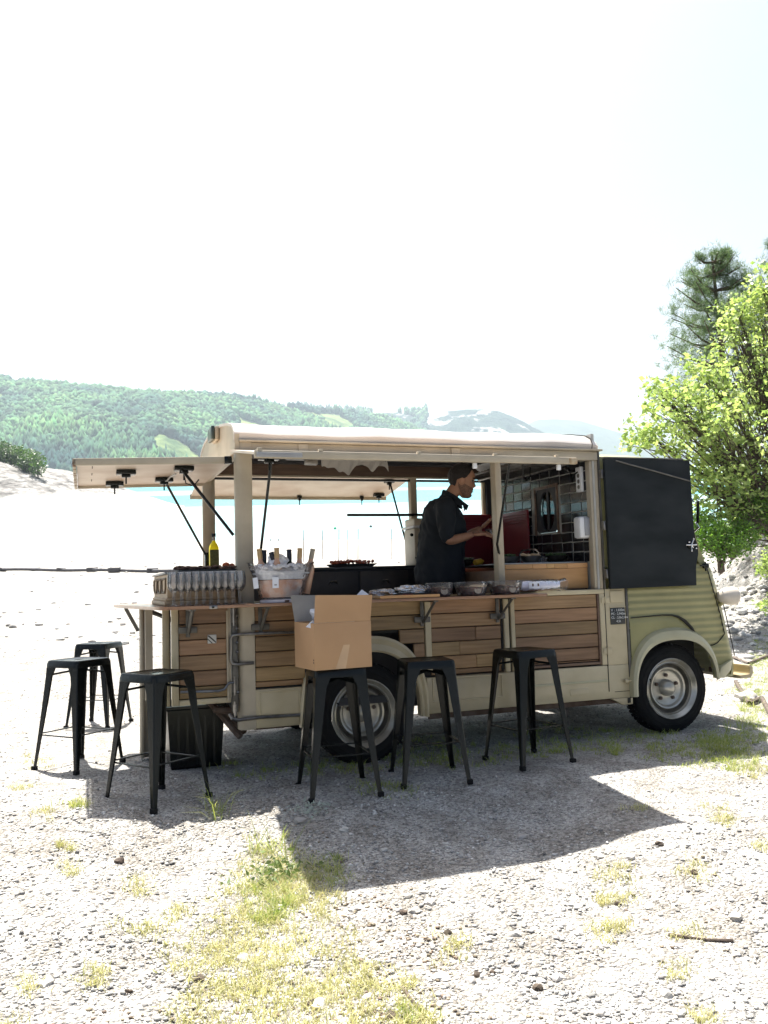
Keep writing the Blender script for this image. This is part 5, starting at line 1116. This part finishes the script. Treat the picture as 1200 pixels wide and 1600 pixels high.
# ------------------------------------------------------------------ inside the van
tt = thing('tomato_tray', 'black tray heaped with small red tomatoes on the back counter', 'tray', (.36, 1.42, 1.377))
MB().loft([[(a*x, b_*y, z) for x, y in ((1, 1), (-1, 1), (-1, -1), (1, -1))] for a, b_, z in ((.17, .08, 0), (.205, .10, .025), (.20, .095, .025), (.165, .075, .006))]).build('tray', darkm, tt, 20)
m = MB()
for _ in range(90): 
    x = random.uniform(-.19, .19); m.ball((x, random.uniform(-.09, .09), .028+random.random()*.028*(1-abs(x)*2)), random.uniform(.009, .016), 1, (1, 1, 1.1), .1)
o = m.build('tomatoes', tomm, tt); o['kind'] = 'stuff'
mc = thing('coffee_machine', 'cream coloured coffee machine standing at the end of the back counter', 'coffee machine', (1.0, 1.52, 1.377))
cm = pbr('machine_cream', (.55, .49, .38), .4, col2=(.46, .4, .3))
MB().box(-.055, .20, -.12, .14, .0, .33, .012).build('body', cm, mc); MB().box(-.075, .20, -.15, .14, .332, .352, .006).build('tray_top', white, mc); MB().box(-.05, .2, -.11, .13, .354, .42, .01).build('hopper', cm, mc)
MB().box(-.018, .03, -.124, -.119, .15, .25, .002).build('dark_window', blackp, mc); MB().box(-.055, .2, -.126, -.118, .06, .072).build('trim', rust, mc); MB().ball((-.085, -.13, .27), .016, 2).build('knob', blackp, mc)
cl = MB(); nx, ny = 40, 10; g = []
for j in range(ny):
    row = []
    for i in range(nx):
        u, v = i/(nx-1), j/(ny-1); hang = .035+.09*max(0, noise.noise(Vector((u*4.3, 2.2, 0)))+.25)+.03*noise.noise(Vector((u*11, 7.7, 0)))
        row.append(cl.bm.verts.new((.16+.62*u, 1.592+.010*math.sin(u*40+v*3)-.012*v, 2.335-hang*v*1.2)))
    g.append(row)
for r0, r1 in zip(g, g[1:]):
    for i in range(nx-1): cl.bm.faces.new((r0[i], r0[i+1], r1[i+1], r1[i]))
o = cl.build('white_cloth', cloth, None, 180); tag(o, 'rumpled white cloth hanging off the overhead shelf inside the van', 'cloth')
o = MB().box(.02, .10, 1.59, 1.62, 2.30, 2.335, .01).build('cloth_bundle', cloth); tag(o, 'small folded white cloth left of the hanging cloth under the roof', 'cloth')
herb = pbr('green_herbs', (.06, .11, .03), .6, col2=(.03, .055, .02), scale=40, bump=.4); 
def bowl(x, y, r, lb, fm, mat=None):
    t = thing('bowl', lb, 'bowl', (x, y, 1.3535)); MB().lathe((0, 0, 0), [(.5*r, 0), (.8*r, .02), (r, .055), (.96*r, .055), (.75*r, .025), (0, .012)], 24).build('bowl_shell', mat or steel, t)
    m = MB()
    for _ in range(40): q = random.random()*6.28; k = random.random()**.5*.8*r; m.ball((k*math.cos(q), k*math.sin(q), .05+random.random()*.02), random.uniform(.012, .022), 1, (1.3, 1, .6), .3)
    o = m.build('filling', fm, t); o['kind'] = 'stuff'
bowl(1.36, .45, .11, 'bowl of green salad on the kitchen worktop right of the post', herb); bowl(1.54, .40, .09, 'steel bowl of pale food beside the green salad on the worktop', pale); bowl(1.78, .42, .10, 'dark bowl of herbs right of the tap on the worktop', herb, bowlm); bowl(1.28, 1.15, .11, 'bowl of greens on the worktop in front of the man', herb, bowlm)
o = MB(Matrix.Translation((1.36, .98, 1.385)) @ Matrix.Rotation(.4, 4, 'Z') @ Matrix.Rotation(1.45, 4, 'Y')).lathe((0, 0, 0), [(.02, -.05), (.026, -.04), (.026, .03), (.014, .05), (.008, .065)], 16).build('sauce_bottle', pbr('mustard', (.65, .38, .03), .4)); tag(o, 'yellow sauce bottle lying on the worktop in front of the man', 'sauce bottle')
o = crumple('cling_wrap', (1.62, .36, 1.38), .035, plasm, None, 3, 'crumpled clear wrap on the worktop by the tap', 'plastic wrap', (1.2, 1, .7))
o = MB().tube([(1.22, 1.2, 1.43), (1.44, 1.24, 1.425)], .008, 8).build('ladle', chrome); tag(o, 'steel ladle lying across the bowl of greens before the man', 'ladle')
# under the rear counter
z0 = gz(-1.1, .6)
bn = thing('plastic_bin', 'black plastic bin standing on the gravel under the rear door', 'bin', (-1.09, .62, z0))
m = MB().loft([[(a*x, a*y, z) for x, y in ((1, 1), (-1, 1), (-1, -1), (1, -1))] for a, z in ((.165, 0), (.17, .01), (.195, .40), (.205, .41), (.205, .43), (.19, .43), (.165, .02))]).build('tub', blackp, bn, 20)
for x in (-.12, -.06, 0, .06, .12): MB().box(x-.008, x+.008, -.192, -.178, .03, .37).build('rib', blackp, bn)
x, y, z = slope_xy(322, 1163); o = crumple('paper_scrap', (0, 0, .015), .025, paperm, None, 2, 'white paper scrap on the shaded ground behind a stool leg', 'paper scrap', (1.4, 1, .6)); put(o, (x, y, z))
# ------------------------------------------------------------------ the man
def skin_mesh(V, Edg, Rd, sub=2):
    me = bpy.data.meshes.new('s'); me.from_pydata([tuple(v) for v in V], Edg, []); o = bpy.data.objects.new('s', me); COL.objects.link(o)
    md = o.modifiers.new('k', 'SKIN'); md.use_smooth_shade = True
    for i, r in enumerate(Rd):
        s = me.skin_vertices[0].data[i]; s.radius = (r, r) if not hasattr(r, '__len__') else r; s.use_root = (i == 0)
    sb = o.modifiers.new('s', 'SUBSURF'); sb.levels = sub; sb.render_levels = sub
    dg = bpy.context.evaluated_depsgraph_get(); out = bpy.data.meshes.new_from_object(o.evaluated_get(dg)); bpy.data.objects.remove(o); bpy.data.meshes.remove(me)
    return out
def chain(pts, rad):
    return skin_mesh(pts, [(i, i+1) for i in range(len(pts)-1)], rad)
def merge(meshes, voxel, smooth=3, name='body'):
    bm = bmesh.new()
    for q in meshes: bm.from_mesh(q)
    bmesh.ops.recalc_face_normals(bm, faces=bm.faces[:])
    me = bpy.data.meshes.new(name); bm.to_mesh(me); bm.free()
    o = bpy.data.objects.new(name, me); COL.objects.link(o); r = o.modifiers.new('r', 'REMESH'); r.mode = 'VOXEL'; r.voxel_size = voxel
    s = o.modifiers.new('s', 'SMOOTH'); s.iterations = smooth; s.factor = .5
    dg = bpy.context.evaluated_depsgraph_get(); out = bpy.data.meshes.new_from_object(o.evaluated_get(dg)); bpy.data.objects.remove(o)
    out.materials.clear(); out.shade_smooth(); out.name = name
    return out
HZ = [0, .05, .1, .15, .2, .24, .28, .33, .38, .44, .5, .56, .62, .7, .78, .86, .93, .98, 1.0]
HF = lambda t: float(np.interp(t, [0, .05, .1, .15, .2, .24, .28, .33, .38, .5, .56, .61, .66, .75, .86, .93, .98, 1], [.060, .082, .088, .082, .092, .086, .096, .090, .092, .088, .090, .099, .097, .094, .074, .05, .022, .0]))
HB = lambda t: float(np.interp(t, [0, .1, .2, .3, .4, .5, .65, .8, .9, .96, 1], [.012, -.015, -.045, -.075, -.092, -.101, -.106, -.092, -.066, -.036, 0]))
HW = lambda t: float(np.interp(t, [0, .05, .1, .2, .3, .4, .5, .65, .8, .9, .96, 1], [.018, .032, .042, .053, .061, .067, .071, .075, .068, .050, .030, .004]))
HH = .278
def headring(t, gr=0, nose=True, a0=0, a1=2*math.pi, n=32, close=True):
    f, b = HF(t)*1.08+gr, HB(t)*1.08-gr; w = HW(t)*1.08+gr; c = (f+b)/2; d = (f-b)/2; o = []
    for i in range(n):
        a = a0+(a1-a0)*i/(n if close else n-1)
        x = c+d*math.copysign(abs(math.cos(a))**.92, math.cos(a)); y = w*math.copysign(abs(math.sin(a))**.92, math.sin(a))
        aa = (a+math.pi) % (2*math.pi)-math.pi
        if nose:
            nb = float(np.interp(t, [.33, .37, .41, .48, .56, .60], [0, .022, .030, .018, .004, 0])); x += nb*math.exp(-(aa/.17)**2)
            x -= .010*math.exp(-((abs(aa)-.42)/.16)**2)*math.exp(-((t-.535)/.04)**2)
        o.append((x, y, t*HH))
    return o
TH = Matrix.Translation((.185, 0, 1.474)) @ Matrix.Rotation(R(9), 4, 'Y') @ Matrix.Rotation(R(-4), 4, 'Z')
hm = MB(TH).loft([headring(t) for t in np.concatenate([np.linspace(0, .95, 44), [.975, .99, .998]])])
for s in (-1, 1): hm.ball((-.004, s*.079, .138), .034, 3, (.72, .30, 1.05))
head = hm.mesh('head', 60)
def fingers(palm, d, up, side, curl, sgn):
    """five bent fingers rooted in the palm; d: along the hand, up: back of the hand, side: towards the thumb"""
    out = []; d = Vector(d).normalized(); up = Vector(up).normalized(); side = Vector(side).normalized(); p = Vector(palm)
    out.append(skin_mesh([p-d*.085, p-d*.045, p, p+d*.035], [(0, 1), (1, 2), (2, 3)], [(.026, .021), (.030, .018), (.040, .016), (.041, .013)]))
    for k, (off, L) in enumerate(((.030, .070), (.010, .078), (-.011, .072), (-.031, .056))):
        q = p+d*.025+side*off; P = [q]; dd = d.copy()
        for j, f in enumerate((.36, .44, .34, .24)):
            if j: dd = (dd*math.cos(curl*(.7+.1*k))-up*math.sin(curl*(.7+.1*k))).normalized()
            P.append(P[-1]+dd*L*f)
        out.append(chain(P, [.0095, .0092, .0085, .0078, .0062]))
    q = p-d*.03+side*.024; a = (d*.55+side*.75-up*.28).normalized(); b = (d*.9+side*.25-up*.35).normalized()
    out.append(chain([q, q+a*.04, q+a*.04+b*.03, q+a*.04+b*.054], [.0135, .0115, .0098, .0075]))
    return out
# joints (x forward, y left, z up)
rs, re_, rw = (.03, -.20, 1.40), (.035, -.285, 1.095), (.255, -.20, 1.150)
ls, le, lw = (.05, .19, 1.40), (.16, .28, 1.11), (.385, .18, 1.225)
B = []
B.append(skin_mesh([(-.01, 0, .95), (.02, 0, 1.10), (.04, 0, 1.25), (.045, 0, 1.37), (.075, 0, 1.45), (.135, 0, 1.53), (.165, 0, 1.59)], [(i, i+1) for i in range(6)], [(.15, .11), (.14, .105), (.155, .11), (.15, .10), (.075, .07), (.058, .060), (.056, .06)]))
def limb(P, r): B.append(chain(P, r))
mid = lambda a, b, t=.5: tuple(a[i]*(1-t)+b[i]*t for i in range(3))
limb([(.04, -.08, 1.40), rs, mid(rs, re_), re_, mid(re_, rw, .35), mid(re_, rw, .75), rw], [.06, .06, .049, .041, .043, .034, .026])
limb([(.04, .08, 1.40), ls, mid(ls, le), le, mid(le, lw, .35), mid(le, lw, .75), lw], [.06, .06, .049, .041, .043, .034, .026])
for s in (-1, 1): limb([(-.01, s*.07, .98), (-.01, s*.10, .90), (.0, s*.10, .70), (.01, s*.10, .50), (-.02, s*.10, .30), (-.03, s*.10, .10)], [.10, .095, .078, .058, .056, .042])
for s in (-1, 1): B.append(skin_mesh([(-.06, s*.10, .045), (.03, s*.105, .05), (.12, s*.11, .035), (.18, s*.11, .03)], [(0, 1), (1, 2), (2, 3)], [.045, .045, .040, .028]))
rd = (Vector((.42, -.15, 1.155))-Vector(rw)).normalized(); ld = Vector((.62, -.2, .55)).normalized()
B += fingers(Vector(rw)+rd*.085, rd, (-.15, -.55, .75), (.1, .8, .55), .38, 1)
B += fingers(Vector(lw)+ld*.085, ld, (-.6, .45, .5), (.2, -.85, .35), .25, 1)
skinm = pbr('skin', (.40, .215, .135), .5, col2=(.35, .18, .11), scale=20)
body = merge(B+[head], .0065, 3)
MN = thing('person', 'man in a dark navy shirt with short dark hair working inside the van', 'person', (.985, .93, .452), R(-17))
place(body, 'body', skinm, MN)
shirtm = pbr('navy_shirt', (.011, .016, .024), .85, col2=(.008, .012, .018), scale=7, bump=.25, bscale=9)
Q = [skin_mesh([(-.01, 0, .68), (-.01, 0, .84), (.0, 0, .98), (.02, 0, 1.12), (.04, 0, 1.25), (.035, 0, 1.37), (.08, 0, 1.455)], [(i, i+1) for i in range(6)], [(.24, .24), (.235, .235), (.22, .22), (.215, .215), (.215, .21), (.185, .185), (.115, .115)])]
for a, b_, c in ((rs, re_, rw), (ls, le, lw)):
    s = 1 if a[1] > 0 else -1
    Q.append(chain([(.04, s*.10, 1.40), a, mid(a, b_), mid(a, b_, .9), mid(b_, c, .10)], [.095, .090, .080, .072, .066]))
Q.append(skin_mesh([(.075, 0, 1.43), (.105, 0, 1.505)], [(0, 1)], [(.11, .11), (.088, .088)]))
shirt = merge(Q, .012, 4, 'shirt')
rgm = random.Random(3)
for v in shirt.vertices:
    c = v.co; k = noise.noise(Vector((c.x*9, c.y*9, c.z*5)))*.016+noise.noise(Vector((c.x*20+c.z*16, c.y*20, c.z*9)))*.013
    v.co = c+v.normal*k
place(shirt, 'shirt', shirtm, MN)
# open collar
MB().loft([[(.122+(.072+k)*math.cos(a), (.072+k)*math.sin(a), 1.478+zz-.048*math.cos(a)) for a in np.linspace(.25, 2*math.pi-.25, 34)] for k, zz in ((.012, -.055), (-.002, .012), (.004, .018), (.012, .012), (.022, -.022))], closed=False, caps=False).build('collar', shirtm, MN, 60)
MB().prism([(.200, .03, 1.44), (.225, .05, 1.36), (.245, .012, 1.395)], (.004, 0, .004)).prism([(.195, -.035, 1.44), (.225, -.075, 1.355), (.25, -.02, 1.40)], (.004, 0, .004)).build('collar_point', shirtm, MN, 0)
MB().box(.165, .178, -.175, -.17, 1.33, 1.336).build('pocket_clip', chrome, MN)
T2 = [skin_mesh([(-.01, 0, 1.0), (-.01, 0, .84)], [(0, 1)], [(.19, .19), (.20, .20)])]
for s in (-1, 1): T2.append(chain([(-.01, s*.08, .92), (0, s*.10, .70), (.01, s*.10, .48), (-.02, s*.10, .28), (-.03, s*.10, .09)], [.115, .092, .074, .068, .060]))
place(merge(T2, .014, 3, 'trousers'), 'trousers', pbr('dark_trousers', (.015, .015, .018), .85), MN)
# hair, brows, eyes, stubble
hairm = pbr('dark_hair', (.014, .010, .008), .55, col2=(.008, .006, .005), scale=40, bump=.6, bscale=90)
rg = []
for t in np.linspace(.18, .998, 36):
    a0 = float(np.interp(t, [.18, .30, .40, .46, .52, .56, .62, .70, .76, .82, .87, .90, .92, 1], [2.6, 2.3, 2.05, 1.98, 1.85, 1.40, 1.28, 1.15, 1.05, .88, .55, .2, 0, 0]))
    g = float(np.interp(t, [.18, .45, .7, .9, 1], [.001, .007, .014, .018, .022]))
    row = headring(t, g, False, a0, 2*math.pi-a0, 44, False); row = [(x-.015*max(0, math.cos(a0+(2*math.pi-2*a0)*i/43))**2*float(ss(1, .88, t)), y, z) for i, (x, y, z) in enumerate(row)]; zz = .018*float(ss(.8, 1, t)); rg.append([(x, y, z+zz) for x, y, z in row])
hb = MB(TH); hb.loft(rg, closed=False, caps=False); 
hair = hb.build('hair', hairm, MN, 80)
for v in hair.data.vertices: v.co += v.normal*(noise.noise(v.co*60)*.005)
sd = hair.modifiers.new('s', 'SOLIDIFY'); sd.thickness = .008; sd.offset = -1
stub = pbr('beard_stubble', (.24, .135, .09), .8, col2=(.12, .07, .05), scale=110)
rg = []
for t in np.linspace(.01, .46, 20):
    a1 = float(np.interp(t, [0, .1, .2, .33, .46], [2.1, 2.1, 2.05, 1.95, 1.8])); m0 = float(np.interp(t, [0, .14, .17, .24, .27, .30, .33, .40, .46], [0, 0, .30, .34, .06, .05, .75, 1.35, 1.6]))
    rg.append((t, m0, a1))
for s in (-1, 1):
    MB(TH).loft([[(x, s*y, z) for x, y, z in headring(t, .0022, False, m0, a1, 18, False)] for t, m0, a1 in rg], closed=False, caps=False).build('beard', stub, MN, 80)
for s in (-1, 1):
    MB(TH).ball((.083, s*.034, .149), .0125, 2).build('eye', pbr('eye', (.25, .22, .2), .2, col2=(.05, .03, .02)), MN)
    MB(TH).tube([(.106, s*.017, .1695), (.101, s*.037, .173), (.086, s*.056, .168)], [.004, .005, .003], 6).build('eyebrow', hairm, MN)
MB(TH).tube([(.0985, -.022, .0615), (.1035, 0, .062), (.0985, .022, .0615)], [.003, .0045, .003], 6).build('mouth', pbr('lips', (.26, .11, .085), .5), MN)
# what he holds
hp = MN.matrix_world @ (Vector(rw)+rd*.16+Vector((.0, .03, .012)))
hp = TILT.inverted() @ hp
ct = thing('food_cup', 'small dark food pot with clear sides held in the right hand of the man', 'food pot', (hp.x, hp.y, hp.z-.02))
MB().lathe((0, 0, 0), [(.03, 0), (.042, .045), (.044, .05), (.040, .05), (.03, .006)], 20).build('pot', plasm, ct); MB().lathe((0, 0, 0), [(.028, .003), (.037, .036), (0, .038)], 20).build('filling', bowlm, ct)
# ------------------------------------------------------------------ (end)
